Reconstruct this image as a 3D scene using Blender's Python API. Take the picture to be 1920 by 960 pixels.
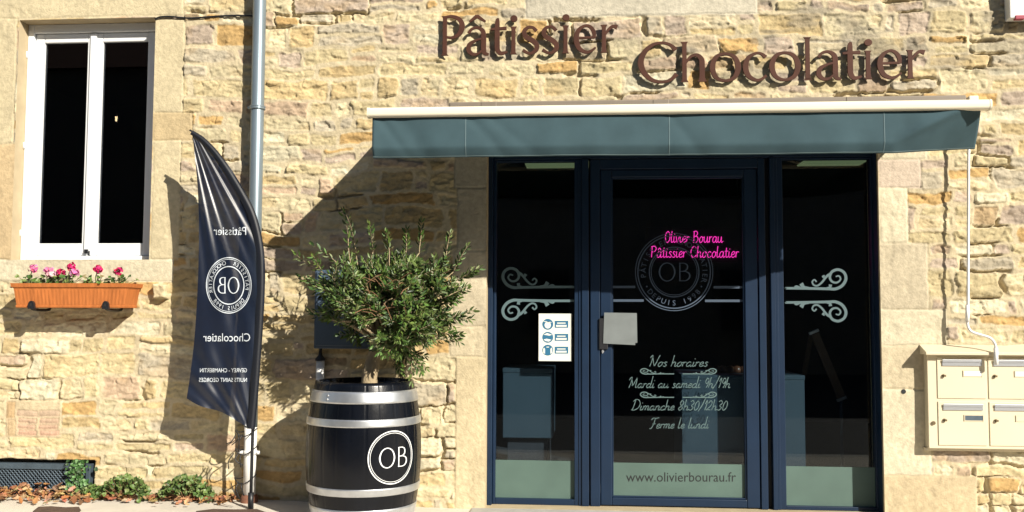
import bpy, math, random
import numpy as np
from mathutils import Vector, Matrix

for o in list(bpy.data.objects):
    bpy.data.objects.remove(o)
scene = bpy.context.scene
C = scene.collection
rad = math.radians
rng = random.Random(7)

# ------------------------------------------------------------------ camera, light, exposure
CAM = Vector((0.0, -6.2, 1.2))
F_PX = 1800.0
YAW, PITCH, ROLL = rad(4.6), rad(3.6), 0.004
cd = bpy.data.cameras.new('camera')
cam = bpy.data.objects.new('camera', cd)
C.objects.link(cam)
cd.sensor_width = 36.0
cd.lens = F_PX / 1920 * 36
cd.clip_start, cd.clip_end = 0.05, 1000
ROT = Matrix.Rotation(YAW, 3, 'Z') @ Matrix.Rotation(rad(90) + PITCH, 3, 'X') @ Matrix.Rotation(ROLL, 3, 'Z')
cam.matrix_world = Matrix.Translation(CAM) @ ROT.to_4x4()
scene.camera = cam

SUN = Vector((0.97, -1.0, 0.78)).normalized()
elev = math.asin(SUN.z)
world = bpy.data.worlds.new('World')
scene.world = world
world.use_nodes = True
wn = world.node_tree
sky = wn.nodes.new('ShaderNodeTexSky')
sky.sky_type = 'NISHITA'
sky.sun_disc = False
sky.sun_elevation = elev
sky.sun_rotation = math.atan2(SUN.x, SUN.y)
bg = wn.nodes['Background']
wn.links.new(sky.outputs[0], bg.inputs[0])
bg.inputs[1].default_value = 0.05
sl = bpy.data.lights.new('sun', 'SUN')
sl.energy = 5.0
sl.angle = rad(0.5)
sl.color = (1.0, 0.93, 0.80)
sun = bpy.data.objects.new('sun', sl)
C.objects.link(sun)
sun.location = (8, -12, 10)
sun.rotation_euler = (-SUN).to_track_quat('-Z', 'Y').to_euler()
vs = scene.view_settings
vs.view_transform = 'Standard'
vs.look = 'None'
vs.gamma = 1.0
vs.use_curve_mapping = False
vs.exposure = 0.68


def P(px, py, Y=0.0):
    d = ROT @ Vector(((px - 960) / F_PX, -(py - 480) / F_PX, -1.0))
    return CAM + d * ((Y - CAM.y) / d.y)


def RC(x0, y0, x1, y1, Y=0.0):
    """upright rectangle in plane Y: (X0, X1, Z0, Z1)"""
    return ((P(x0, y0, Y).x + P(x0, y1, Y).x) / 2, (P(x1, y0, Y).x + P(x1, y1, Y).x) / 2,
            (P(x0, y1, Y).z + P(x1, y1, Y).z) / 2, (P(x0, y0, Y).z + P(x1, y0, Y).z) / 2)


def G(x):
    """height of the pavement: it falls 3 cm towards the shop door"""
    t = min(1, max(0, (x + 2.2) / 1.6))
    return -.032 * t * t * (3 - 2 * t)


# ------------------------------------------------------------------ scene helpers
class MB:
    def __init__(s):
        s.v, s.f, s.c = [], [], []
        s.usecol = False

    def add(s, vs_, fs_, col=None):
        n = len(s.v)
        s.v += [tuple(q) for q in vs_]
        s.f += [tuple(i + n for i in q) for q in fs_]
        if col is not None:
            s.usecol = True
        s.c += [col or (1, 1, 1)] * len(vs_)
        return s

    def box(s, x0, x1, y0, y1, z0, z1):
        return s.add([(x0, y0, z0), (x1, y0, z0), (x1, y1, z0), (x0, y1, z0),
                      (x0, y0, z1), (x1, y0, z1), (x1, y1, z1), (x0, y1, z1)],
                     [(0, 3, 2, 1), (4, 5, 6, 7), (0, 1, 5, 4), (1, 2, 6, 5), (2, 3, 7, 6), (3, 0, 4, 7)])

    def tube(s, pts, r, n=10, caps=True, col=None):
        pts = [Vector(p) for p in pts]
        rs = r if isinstance(r, (list, tuple)) else [r] * len(pts)
        ref = None
        rings = []
        for i, p in enumerate(pts):
            t = (pts[min(i + 1, len(pts) - 1)] - pts[max(i - 1, 0)]).normalized()
            if ref is None:
                a = Vector((0, 0, 1)) if abs(t.z) < .9 else Vector((1, 0, 0))
                ref = t.cross(a).normalized()
            ref = (ref - t * ref.dot(t)).normalized()
            b = t.cross(ref)
            rings.append([p + (ref * math.cos(2 * math.pi * k / n) + b * math.sin(2 * math.pi * k / n)) * rs[i] for k in range(n)])
        vv = [q for rg in rings for q in rg]
        ff = []
        for i in range(len(rings) - 1):
            for k in range(n):
                a, b_ = i * n + k, i * n + (k + 1) % n
                ff.append((a, b_, b_ + n, a + n))
        if caps:
            ff.append(tuple(range(n - 1, -1, -1)))
            m = (len(rings) - 1) * n
            ff.append(tuple(range(m, m + n)))
        return s.add(vv, ff, col)

    def lathe(s, prof, cx, cy, n=96, closed=False, groove=None):
        vv, ff = [], []
        for (r, z) in prof:
            for k in range(n):
                a = 2 * math.pi * k / n
                rr = r * (groove(a) if groove else 1)
                vv.append((cx + rr * math.cos(a), cy + rr * math.sin(a), z))
        m = len(prof)
        for i in range(m if closed else m - 1):
            j = (i + 1) % m
            for k in range(n):
                k2 = (k + 1) % n
                ff.append((i * n + k, i * n + k2, j * n + k2, j * n + k))
        return s.add(vv, ff)

    def build(s, name, mat, parent=None, smooth=False, bevel=0):
        me = bpy.data.meshes.new(name)
        me.from_pydata(s.v, [], s.f)
        if s.usecol:
            at = me.attributes.new('Col', 'FLOAT_COLOR', 'POINT')
            at.data.foreach_set('color', [x for c in s.c for x in (c[0], c[1], c[2], 1.0)])
        if smooth:
            me.polygons.foreach_set('use_smooth', [True] * len(me.polygons))
        me.update()
        return link(name, me, mat, parent, bevel)


def link(name, me, mat, parent=None, bevel=0):
    o = bpy.data.objects.new(name, me)
    C.objects.link(o)
    if mat:
        me.materials.append(mat)
    if parent:
        o.parent = parent
        if parent.type == 'EMPTY':
            o.matrix_parent_inverse = Matrix.Translation(-Vector(parent.location))
    if bevel:
        b = o.modifiers.new('bevel', 'BEVEL')
        b.width, b.segments, b.limit_method = bevel, 2, 'ANGLE'
    return o


def thing(name, label, cat, loc, group=None):
    o = bpy.data.objects.new(name, None)
    o.empty_display_size = .1
    C.objects.link(o)
    o.location = loc
    return tag(o, label, cat, group)


def tag(o, label=None, cat=None, group=None, kind=None):
    if label: o['label'] = label
    if cat: o['category'] = cat
    if group: o['group'] = group
    if kind: o['kind'] = kind
    return o


def cr(pts, n=8, closed=False):
    """Catmull-Rom through 2-D or 3-D tuples"""
    pts = [tuple(p) for p in pts]
    m = len(pts)
    if m < 3 and not closed:
        return [tuple(a + (b - a) * t / n for a, b in zip(pts[0], pts[-1])) for t in range(n + 1)]
    out = []
    segs = m if closed else m - 1
    for i in range(segs):
        if closed:
            p0, p1, p2, p3 = (pts[(i + k - 1) % m] for k in range(4))
        else:
            p1, p2 = pts[i], pts[i + 1]
            p0 = pts[i - 1] if i else tuple(2 * a - b for a, b in zip(p1, p2))
            p3 = pts[i + 2] if i + 2 < m else tuple(2 * a - b for a, b in zip(p2, p1))
        for k in range(n):
            t = k / n
            out.append(tuple(.5 * (2 * b + (c - a) * t + (2 * a - 5 * b + 4 * c - d) * t * t + (3 * b - a - 3 * c + d) * t ** 3)
                             for a, b, c, d in zip(p0, p1, p2, p3)))
    if not closed:
        out.append(pts[-1])
    return out


# ------------------------------------------------------------------ materials
def nt(name):
    m = bpy.data.materials.new(name)
    m.use_nodes = True
    t = m.node_tree
    return m, t, t.nodes['Principled BSDF']


def pm(name, rgb, rough=.5, metal=0.0, var=.12, scale=12.0, bump=0.0, bscale=60.0, spec=.5, attr=None, coat=0, stretch=None, dirt=None):
    m, t, b = nt(name)
    tc = t.nodes.new('ShaderNodeTexCoord')
    src = tc.outputs['Object']
    if stretch:
        mp = t.nodes.new('ShaderNodeMapping')
        mp.inputs['Scale'].default_value = stretch
        t.links.new(src, mp.inputs[0])
        src = mp.outputs[0]
    nz = t.nodes.new('ShaderNodeTexNoise')
    nz.inputs['Scale'].default_value = scale
    nz.inputs['Detail'].default_value = 6
    t.links.new(src, nz.inputs['Vector'])
    rp = t.nodes.new('ShaderNodeMapRange')
    rp.inputs[1].default_value, rp.inputs[2].default_value = .25, .75
    rp.inputs[3].default_value, rp.inputs[4].default_value = 1 - var, 1 + var
    t.links.new(nz.outputs['Fac'], rp.inputs[0])
    mx = t.nodes.new('ShaderNodeVectorMath')
    mx.operation = 'SCALE'
    if attr:
        an = t.nodes.new('ShaderNodeAttribute')
        an.attribute_name = attr
        t.links.new(an.outputs['Color'], mx.inputs[0])
    else:
        mx.inputs[0].default_value = rgb
    t.links.new(rp.outputs[0], mx.inputs['Scale'])
    out = mx.outputs[0]
    if dirt:
        n3 = t.nodes.new('ShaderNodeTexNoise')
        n3.inputs['Scale'].default_value = dirt[1]
        n3.inputs['Detail'].default_value = 8
        n3.inputs['Roughness'].default_value = .7
        t.links.new(src, n3.inputs['Vector'])
        r3 = t.nodes.new('ShaderNodeMapRange')
        r3.inputs[1].default_value, r3.inputs[2].default_value = dirt[2], dirt[2] + .15
        t.links.new(n3.outputs['Fac'], r3.inputs[0])
        mm = t.nodes.new('ShaderNodeMix')
        mm.data_type = 'RGBA'
        t.links.new(r3.outputs[0], mm.inputs[0])
        t.links.new(out, mm.inputs[6])
        mm.inputs[7].default_value = (*dirt[0], 1)
        out = mm.outputs[2]
    t.links.new(out, b.inputs['Base Color'])
    b.inputs['Roughness'].default_value = rough
    b.inputs['Metallic'].default_value = metal
    b.inputs['Specular IOR Level'].default_value = spec
    b.inputs['Coat Weight'].default_value = coat
    if bump:
        n2 = t.nodes.new('ShaderNodeTexNoise')
        n2.inputs['Scale'].default_value = bscale
        n2.inputs['Detail'].default_value = 8
        n2.inputs['Roughness'].default_value = .65
        t.links.new(src, n2.inputs['Vector'])
        bp = t.nodes.new('ShaderNodeBump')
        bp.inputs['Strength'].default_value = 1.0
        bp.inputs['Distance'].default_value = bump
        t.links.new(n2.outputs['Fac'], bp.inputs['Height'])
        t.links.new(bp.outputs[0], b.inputs['Normal'])
    return m


def glass(name, tint=(.75, .8, .8), ior=1.5, rough=0.0):
    m, t, b = nt(name)
    t.nodes.remove(b)
    tr = t.nodes.new('ShaderNodeBsdfTransparent')
    tr.inputs[0].default_value = (*tint, 1)
    gl = t.nodes.new('ShaderNodeBsdfGlossy')
    gl.inputs['Roughness'].default_value = rough
    lw_ = t.nodes.new('ShaderNodeLayerWeight')      # Schlick reflectance, the same from both sides
    lw_.inputs['Blend'].default_value = .5
    pw = t.nodes.new('ShaderNodeMath')
    pw.operation = 'POWER'
    pw.inputs[1].default_value = 5
    t.links.new(lw_.outputs['Facing'], pw.inputs[0])
    fr = t.nodes.new('ShaderNodeMath')
    fr.operation = 'MULTIPLY_ADD'
    fr.inputs[1].default_value, fr.inputs[2].default_value = .957, ((ior - 1) / (ior + 1)) ** 2
    t.links.new(pw.outputs[0], fr.inputs[0])
    mx = t.nodes.new('ShaderNodeMixShader')
    t.links.new(fr.outputs[0], mx.inputs[0])
    t.links.new(tr.outputs[0], mx.inputs[1])
    t.links.new(gl.outputs[0], mx.inputs[2])
    t.links.new(mx.outputs[0], t.nodes['Material Output'].inputs[0])
    return m


def emis(name, rgb, s):
    m, t, b = nt(name)
    b.inputs['Base Color'].default_value = (.02, .02, .02, 1)
    b.inputs['Emission Color'].default_value = (*rgb, 1)
    b.inputs['Emission Strength'].default_value = s
    return m


def sheer(name, rgb, rough, trans, sheen=.0, var=.1):
    m = pm(name, rgb, rough, var=var, scale=30, spec=.6)
    t = m.node_tree
    b = t.nodes['Principled BSDF']
    tr = t.nodes.new('ShaderNodeBsdfTransparent')
    mx = t.nodes.new('ShaderNodeMixShader')
    mx.inputs[0].default_value = trans
    t.links.new(b.outputs[0], mx.inputs[1])
    t.links.new(tr.outputs[0], mx.inputs[2])
    t.links.new(mx.outputs[0], t.nodes['Material Output'].inputs[0])
    return m


M = dict(
    stone=pm('rubble_stone', None, .9, var=.16, scale=38, bump=.0042, bscale=75, spec=.2, attr='Col'),
    dressed=pm('dressed_stone', (.44, .36, .235), .85, var=.12, scale=9, bump=.0015, bscale=50, spec=.2),
    navy=pm('navy_aluminium', (.006, .019, .047), .42, var=.12, scale=6, spec=.35),
    navy_dark=pm('dark_seal', (.006, .008, .012), .6, var=.1),
    glass=glass('shop_glass', (.72, .78, .81)),
    wglass=glass('window_glass', (.4, .42, .45)),
    frost=pm('frosted_film', (.072, .122, .106), .6, var=.14, scale=4, bump=.0004, bscale=300),
    decal=pm('grey_vinyl', (.085, .135, .15), .5, var=.06),
    decal_dim=pm('slate_vinyl', (.05, .075, .115), .5, var=.06),
    script=pm('pale_vinyl', (.085, .14, .145), .5, var=.06),
    decal_black=pm('black_vinyl', (.01, .012, .014), .6, var=.1),
    pvc=pm('white_pvc', (.72, .74, .76), .35, var=.03, scale=3),
    cream=pm('cream_enamel', (.64, .57, .42), .4, var=.03, scale=3),
    cream_white=pm('cream_lacquer', (.78, .72, .58), .35, var=.03, scale=3),
    silver=pm('brushed_aluminium', (.62, .64, .68), .35, .8, var=.06, scale=10, stretch=(1, 1, 12)),
    zinc=pm('zinc', (.20, .25, .29), .38, .5, var=.16, scale=5, stretch=(1, 1, .3)),
    white_paint=pm('white_paint', (.75, .75, .74), .45, var=.08, scale=10),
    canvas=pm('canvas', (.047, .085, .102), .85, var=.16, scale=6, bump=.0004, bscale=500, spec=.2),
    seam=pm('seam_thread', (.12, .18, .20), .8),
    letter=pm('brown_metal', (.072, .029, .019), .6, .1, var=.18, scale=14, spec=.2),
    flag=sheer('flag_fabric', (.006, .011, .027), .36, .035),
    sleeve=pm('flag_sleeve', (.004, .006, .012), .55, var=.1),
    white_print=pm('white_print', (.55, .60, .66), .6, var=.1, scale=40),
    black=pm('black_plastic', (.012, .013, .016), .45, var=.1),
    barrel=pm('black_barrel_paint', (.003, .004, .007), .25, var=.3, scale=8, bump=.0010, bscale=40, spec=.32, stretch=(1, 1, .35)),
    hoop=pm('galvanised_hoop', (.58, .60, .63), .36, .85, var=.14, scale=16),
    emblem=pm('white_emblem', (.72, .74, .76), .5, var=.04),
    terracotta=pm('terracotta', (.42, .135, .035), .7, var=.22, scale=14, bump=.002, bscale=30, stretch=(3, 3, .5), spec=.3),
    soil=pm('soil', (.05, .035, .022), .95, var=.4, scale=30, bump=.02, bscale=40),
    bark=pm('olive_bark', (.36, .285, .18), .9, var=.3, scale=22, bump=.012, bscale=45, stretch=(1, 1, .35), spec=.2),
    twig=pm('dead_twig', (.20, .11, .055), .85, var=.2),
    leaf=pm('olive_leaf', None, .5, var=.15, scale=50, attr='Col', spec=.5),
    plant=pm('plant_leaf', None, .5, var=.2, scale=40, attr='Col', spec=.4),
    petal=pm('geranium_petal', None, .6, var=.15, scale=80, attr='Col', spec=.3),
    litter=pm('dry_leaf', None, .75, var=.25, scale=60, attr='Col', spec=.25),
    meter=pm('meter_box_paint', (.055, .085, .13), .45, var=.1, scale=6),
    poster=pm('white_paper', (.66, .68, .62), .7, var=.02),
    blue=pm('blue_print', (.015, .12, .23), .6, var=.05),
    note=pm('grey_paper', (.15, .17, .175), .7, var=.18, scale=7),
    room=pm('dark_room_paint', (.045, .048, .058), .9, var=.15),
    room_floor=pm('room_tiles', (.05, .05, .055), .6, var=.2),
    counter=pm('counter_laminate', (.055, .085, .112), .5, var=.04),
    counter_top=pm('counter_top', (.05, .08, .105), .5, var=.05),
    wood=pm('dark_wood', (.10, .055, .032), .55, var=.3, scale=12, stretch=(6, 6, 1)),
    choc=pm('chocolate', (.10, .04, .02), .35, var=.2),
    concrete=pm('concrete', (.62, .57, .49), .9, var=.12, scale=5, bump=.003, bscale=60, dirt=((.24, .19, .14), 2.6, .62)),
    kerb=pm('kerb_stone', (.42, .40, .37), .85, var=.12, scale=5, bump=.002),
    asphalt=pm('asphalt', (.055, .055, .057), .9, var=.25, scale=30, bump=.004, bscale=200),
    cassette=pm('taupe_lacquer', (.20, .165, .13), .5, var=.06),
    dirt=pm('brown_dirt', (.10, .062, .042), .95, var=.3, scale=20, bump=.006, bscale=80),
    step=pm('door_step_stone', (.40, .39, .36), .8, var=.15, scale=8, bump=.001),
    neon=emis('pink_neon', (1.0, .035, .38), 1.5),
    lamp=emis('lamp_panel', (.60, .72, .34), .16),
    bulb=emis('bulb_filament', (1.0, .72, .38), 6.0),
    steel=pm('dark_steel', (.075, .105, .135), .55, .4, var=.2, scale=20),
    red=pm('red_lens', (.32, .05, .08), .3, var=.05),
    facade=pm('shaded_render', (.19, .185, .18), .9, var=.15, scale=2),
    roof=pm('roof_tiles', (.16, .08, .055), .85, var=.3, scale=10),
    brass=pm('old_brass', (.22, .17, .10), .4, .7, var=.2),
)

# ------------------------------------------------------------------ numpy noise
def vnoise(x, z, seed):
    xi, zi = np.floor(x).astype(np.int64), np.floor(z).astype(np.int64)
    fx, fz = x - xi, z - zi
    fx, fz = fx * fx * (3 - 2 * fx), fz * fz * (3 - 2 * fz)

    def h(a, b):
        n = (a * 374761393 + b * 668265263 + seed * 974634721) & 0xFFFFFFFF
        n = ((n ^ (n >> 13)) * 1274126177) & 0xFFFFFFFF
        n = ((n ^ (n >> 16)) * 2246822519) & 0xFFFFFFFF
        return ((n ^ (n >> 15)) & 0xFFFFFF) / 0xFFFFFF * 2 - 1
    return (h(xi, zi) * (1 - fx) + h(xi + 1, zi) * fx) * (1 - fz) + (h(xi, zi + 1) * (1 - fx) + h(xi + 1, zi + 1) * fx) * fz


def fbm(x, z, seed, oct_=4, gain=.5):
    s, a = 0, 1
    for k in range(oct_):
        s = s + a * vnoise(x * 2 ** k + 17.3 * k, z * 2 ** k - 9.1 * k, seed + k)
        a *= gain
    return s


def sstep(a, b, x):
    t = np.clip((x - a) / (b - a), 0, 1)
    return t * t * (3 - 2 * t)


# ------------------------------------------------------------------ the stone wall
WIN = RC(30, 36, 287, 487)             # casement window opening on the wall plane
DOOR = (P(912, 600).x, P(1651, 600).x, -.022, P(1280, 262).z)
EDGE = .010                            # how far dressed stone stands proud of the wall datum
# dressed blocks: px rectangle, colour
CRM, PNK, GRY, PAL = (.495, .425, .28), (.48, .40, .32), (.41, .375, .29), (.54, .485, .355)
blocks = [((-160, -90, 346, 35), CRM), ((-90, 36, 30, 270), CRM), ((-90, 271, 30, 487), (.47, .36, .215)),
          ((287, 36, 346, 212), CRM), ((287, 212, 362, 264), (.45, .355, .21)), ((286, 264, 338, 487), CRM), ((-110, 487, 326, 528), PAL),
          ((852, 240, 912, 352), GRY), ((857, 352, 912, 470), (.42, .375, .285)), ((850, 470, 912, 612), (.46, .40, .29)),
          ((842, 612, 912, 668), (.50, .43, .30)), ((853, 668, 912, 960), (.50, .42, .275)),
          ((912, 200, 1650, 262), CRM), ((1650, 250, 1738, 300), PAL), ((1648, 300, 1726, 352), PNK), ((1648, 352, 1702, 456), PAL), ((1650, 456, 1740, 580), (.46, .40, .29)),
          ((1650, 580, 1775, 648), PAL), ((1650, 648, 1930, 730), (.50, .43, .30)), ((1650, 730, 1745, 892), PAL), ((1650, 892, 1832, 970), (.47, .385, .25)),
          ((985, -40, 1420, 30), (.47, .43, .34)), ((-90, 862, 176, 960), (.05, .045, .04)),
          ((12, 750, 116, 820), (.47, .39, .26))] + [((x0 + k % 2 * 2, y0, x1 - (k * 7) % 5, y1), (.42 + .02 * k, .315, .225)) for k, (y0, y1) in enumerate(((769, 780), (784, 793), (796, 804), (807, 816))) for x0, x1 in ((33, 71), (74, 112))] + [((15, 754, 29, 784), (.45, .32, .18)), ((15, 787, 29, 817), (.44, .33, .20))]
brects = [(RC(*b[0]), b[1]) for b in blocks]


def axis(lo, a, b, hi, fine, coarse, snaps):
    xs = np.concatenate([np.arange(lo, a, coarse), np.arange(a, b, fine), np.arange(b, hi + coarse, coarse)])
    for s in snaps:
        xs[np.argmin(np.abs(xs - s))] = s
    return np.sort(xs)


xs = axis(-10, -4.15, 3.1, 10, .0065, .05, [WIN[0], WIN[1], DOOR[0], DOOR[1]])
zs = axis(-.15, -.15, 3.45, 7.0, .0065, .05, [WIN[2], WIN[3], DOOR[2], DOOR[3]])
X, Z = np.meshgrid(xs, zs)
WX = X + .016 * fbm(X * 7, Z * 9, 11, 3) + .006 * fbm(X * 30, Z * 30, 12, 2)
WZ = Z + .020 * fbm(X * 1.6, Z * 1.2, 21, 2) + .012 * fbm(X * 7, Z * 8, 22, 3) + .004 * fbm(X * 34, Z * 34, 23, 2)
R = np.random.RandomState(5)
PAL_ST = np.array([(.49, .41, .245), (.53, .46, .30), (.465, .365, .20), (.45, .30, .13), (.40, .325, .255), (.41, .36, .27), (.445, .335, .235), (.34, .26, .165), (.555, .505, .365)])
W_ST = np.array([.245, .20, .15, .085, .115, .07, .045, .02, .07])
D = np.full(X.shape, -1.0)              # distance inside the stone
HB = np.zeros(X.shape); TX = np.zeros(X.shape); TZ = np.zeros(X.shape); SID = np.zeros(X.shape)
COL = np.zeros(X.shape + (3,))
z0 = -.3
course_edges = []
while z0 < 7.3:
    h = R.choice([R.uniform(.065, .09), R.uniform(.09, .125), R.uniform(.125, .165)], p=[.3, .48, .22])
    course_edges.append((z0, z0 + h))
    z0 += h
sid = 0
for (ca, cb) in course_edges:
    rows = (WZ >= ca) & (WZ < cb)
    if not rows.any():
        continue
    x0 = -10.6 + R.uniform(0, .3)
    cells = []
    while x0 < 10.6:
        w = R.choice([R.uniform(.08, .17), R.uniform(.17, .32), R.uniform(.32, .52)], p=[.3, .47, .23])
        cells.append((x0, x0 + w))
        x0 += w
    starts = np.array([c[0] for c in cells])
    idx = np.clip(np.searchsorted(starts, WX[rows]) - 1, 0, len(cells) - 1)
    n = len(cells)
    prm = np.zeros((n, 2, 16))
    split = (R.rand(n) < .24) & (cb - ca > .105)
    sp = ca + (cb - ca) * R.uniform(.4, .62, n)
    for k in range(n):
        for u in range(2):
            sid += 1
            cx_ = (cells[k][0] + cells[k][1]) / 2
            w = W_ST.copy()
            zc = (ca + cb) / 2
            if zc > 2.0: w[[4, 5]] *= 2.0
            if zc < 1.3 and cx_ < -2: w[[0, 1, 8]] *= 1.7; w[4] *= .5
            col = PAL_ST[R.choice(9, p=w / w.sum())] * R.uniform(.86, 1.12)
            base = R.choice([R.uniform(.004, .009), R.uniform(.009, .015), R.uniform(.016, .026)], p=[.5, .38, .12])
            prm[k, u] = [*col, base, R.uniform(-.05, .05), R.uniform(-.08, .08), R.uniform(.005, .021), R.uniform(.005, .021), R.uniform(.005, .017), R.uniform(.005, .018), sid, 0, 0, 0, 0, 0]
    xx, zz = WX[rows], WZ[rows]
    up = (split[idx] & (zz > sp[idx])).astype(int)
    p = prm[idx, up]
    lo = np.where(split[idx] & (up == 1), sp[idx], ca)
    hi_ = np.where(split[idx] & (up == 0), sp[idx], cb)
    le = starts[idx]
    ri = np.array([c[1] for c in cells])[idx]
    dl, dr, db, dt = xx - le - p[:, 6], ri - xx - p[:, 7], zz - lo - p[:, 8], hi_ - zz - p[:, 9]
    k_ = .012                                                    # rounded corners
    a, b = np.minimum(dl, dr), np.minimum(db, dt)
    hh = np.clip(.5 + .5 * (b - a) / k_, 0, 1)
    D[rows] = b * (1 - hh) + a * hh - k_ * hh * (1 - hh)
    HB[rows], SID[rows] = p[:, 3], p[:, 10]
    TX[rows] = p[:, 4] * (xx - (le + ri) / 2)
    TZ[rows] = p[:, 5] * (zz - (lo + hi_) / 2)
    COL[rows] = p[:, :3]
m = sstep(-.002, .006, D)
off = SID * 3.7


def facets(x, z, seed, amp):
    """split rock: every Voronoi cell is a small tilted plane"""
    xi, zi = np.floor(x).astype(np.int64), np.floor(z).astype(np.int64)
    best = np.full(x.shape, 1e9)
    out = np.zeros(x.shape)

    def h(a, b, k):
        n = (a * 374761393 + b * 668265263 + (seed + k) * 974634721) & 0xFFFFFFFF
        n = ((n ^ (n >> 13)) * 1274126177) & 0xFFFFFFFF
        n = ((n ^ (n >> 16)) * 2246822519) & 0xFFFFFFFF
        return ((n ^ (n >> 15)) & 0xFFFFFF) / 0xFFFFFF
    for i in (-1, 0, 1):
        for j in (-1, 0, 1):
            cx_, cz_ = xi + i, zi + j
            dx, dz = x - cx_ - h(cx_, cz_, 1), z - cz_ - h(cx_, cz_, 2)
            d = dx * dx + dz * dz
            w = d < best
            best = np.where(w, d, best)
            val = (h(cx_, cz_, 3) - .5) + dx * (h(cx_, cz_, 4) - .5) * 1.6 + dz * (h(cx_, cz_, 5) - .5) * 1.6
            out = np.where(w, val, out)
    return out * amp


wob = .25 * fbm(X * 14, Z * 14, 45, 3)
face = facets(X * 13 + off + wob, Z * 24 + off * 1.3 + wob, 31, .0086) + facets(X * 32 + off + wob, Z * 50 + wob, 35, .0048)
face = face + .0035 * fbm(X * 9 + off, Z * 20 + off, 32, 4, .55)
ridge = .006 * (np.abs(fbm(X * 7 + off, Z * 15 - off, 41, 3)) - .35)
stone_h = HB + TX * .7 + TZ * .7 + face - ridge - .001
mort = .0085 + .003 * fbm(X * 11, Z * 11, 61, 3) + .0016 * fbm(X * 60, Z * 60, 62, 2)
gap = sstep(.45, .70, fbm(X * 2.4, Z * 3.1, 71, 3)) * sstep(-.002, -.006, D)
mort -= .030 * gap
H = mort * (1 - m) + np.maximum(stone_h, -.004) * m
mcol = np.array([.50, .425, .285])[None, None] * (1 + .10 * fbm(X * 5, Z * 5, 81, 3))[..., None]
tint = 1 + .13 * fbm(X * 16 + off, Z * 26, 91, 4)
ochre = sstep(.15, .8, fbm(X * 6 + off, Z * 9, 95, 3))[..., None]
scol = COL * tint[..., None]
scol = scol * (1 - .28 * ochre) + np.array([.45, .30, .135])[None, None] * .28 * ochre
mb_ = sstep(-.003, .005, D)[..., None]
COLF = mcol * (1 - mb_) + scol * mb_
# grey weathering streaks of the wall itself, high on the right side
gs = (sstep(.1, .7, fbm(X * 3.5, Z * 12, 101, 4)) * sstep(2.35, 2.9, Z) * sstep(-.4, .9, X) * .55)[..., None]
COLF = COLF * (1 - gs) + np.array([.20, .18, .15])[None, None] * gs
for (bx0, bx1, bz0, bz1), col in brects:
    ex = X + .004 * fbm(X * 9, Z * 9, 111, 2)
    ez = Z + .004 * fbm(X * 9, Z * 9, 112, 2)
    d = np.minimum(np.minimum(ex - bx0, bx1 - ex), np.minimum(ez - bz0, bz1 - ez))
    w = sstep(-.006, .002, d)
    jn = 1 - sstep(.002, .008, d)
    flat = EDGE + .0022 * fbm(X * 4, Z * 5, 121, 4) - .006 * jn
    flat = flat - .0035 * sstep(.35, .9, fbm(X * 9, Z * 8, 122, 4)) + .0008 * fbm(X * 50, Z * 50, 123, 2)
    if col[0] < .1:
        flat = np.full(X.shape, -.05)
    H = H * (1 - w) + flat * w
    c = np.array(col)[None, None] * (1 + .10 * fbm(X * 3, Z * 3.4, 131, 5))[..., None]
    COLF = COLF * (1 - w[..., None]) + c * w[..., None]
for (ox0, ox1, oz0, oz1) in (WIN, DOOR):    # arrises of the openings are straight
    d = np.maximum(np.maximum(ox0 - X, X - ox1), np.maximum(oz0 - Z, Z - oz1))
    w = 1 - sstep(.001, .02, np.abs(d))
    H = H * (1 - w) + EDGE * w
# the one stone that sticks out of the wall beside the flower box
sx0, sx1, sz0, sz1 = RC(294, 532, 320, 560)
d = np.minimum(np.minimum(X - sx0, sx1 - X), np.minimum(Z - sz0, sz1 - Z)) + .004 * fbm(X * 30, Z * 30, 141, 2)
w = sstep(0, .008, d)
H = H * (1 - w) + (.075 + .012 * fbm(X * 20, Z * 20, 142, 3)) * w
COLF = COLF * (1 - w[..., None]) + np.array([.56, .47, .30])[None, None] * w[..., None]
nz_, nx_ = X.shape
verts = np.stack([X, -H, Z], -1).reshape(-1, 3)
ii = np.arange(nz_ * nx_).reshape(nz_, nx_)
quads = np.stack([ii[:-1, :-1], ii[:-1, 1:], ii[1:, 1:], ii[1:, :-1]], -1)
xm, zm = (X[:-1, :-1] + X[1:, 1:]) / 2, (Z[:-1, :-1] + Z[1:, 1:]) / 2
keep = np.ones(xm.shape, bool)
for (ox0, ox1, oz0, oz1) in (WIN, DOOR):
    keep &= ~((xm > ox0) & (xm < ox1) & (zm > oz0) & (zm < oz1))
quads = quads[keep]
me = bpy.data.meshes.new('wall')
me.vertices.add(len(verts))
me.vertices.foreach_set('co', verts.astype(np.float32).ravel())
nq = len(quads)
me.loops.add(nq * 4)
me.loops.foreach_set('vertex_index', quads.astype(np.int32).ravel())
me.polygons.add(nq)
me.polygons.foreach_set('loop_start', np.arange(0, nq * 4, 4, dtype=np.int32))
me.update(calc_edges=True)
me.polygons.foreach_set('use_smooth', np.ones(nq, bool))
at = me.attributes.new('Col', 'FLOAT_COLOR', 'POINT')
at.data.foreach_set('color', np.concatenate([np.clip(COLF, .01, .8).reshape(-1, 3), np.ones((nz_ * nx_, 1))], 1).astype(np.float32).ravel())

bld = thing('stone_building', 'old building of cream and ochre rubble stone with a dark glazed shop front', 'building', (0, 0, 0))
link('wall', me, M['stone'], bld)


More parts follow.
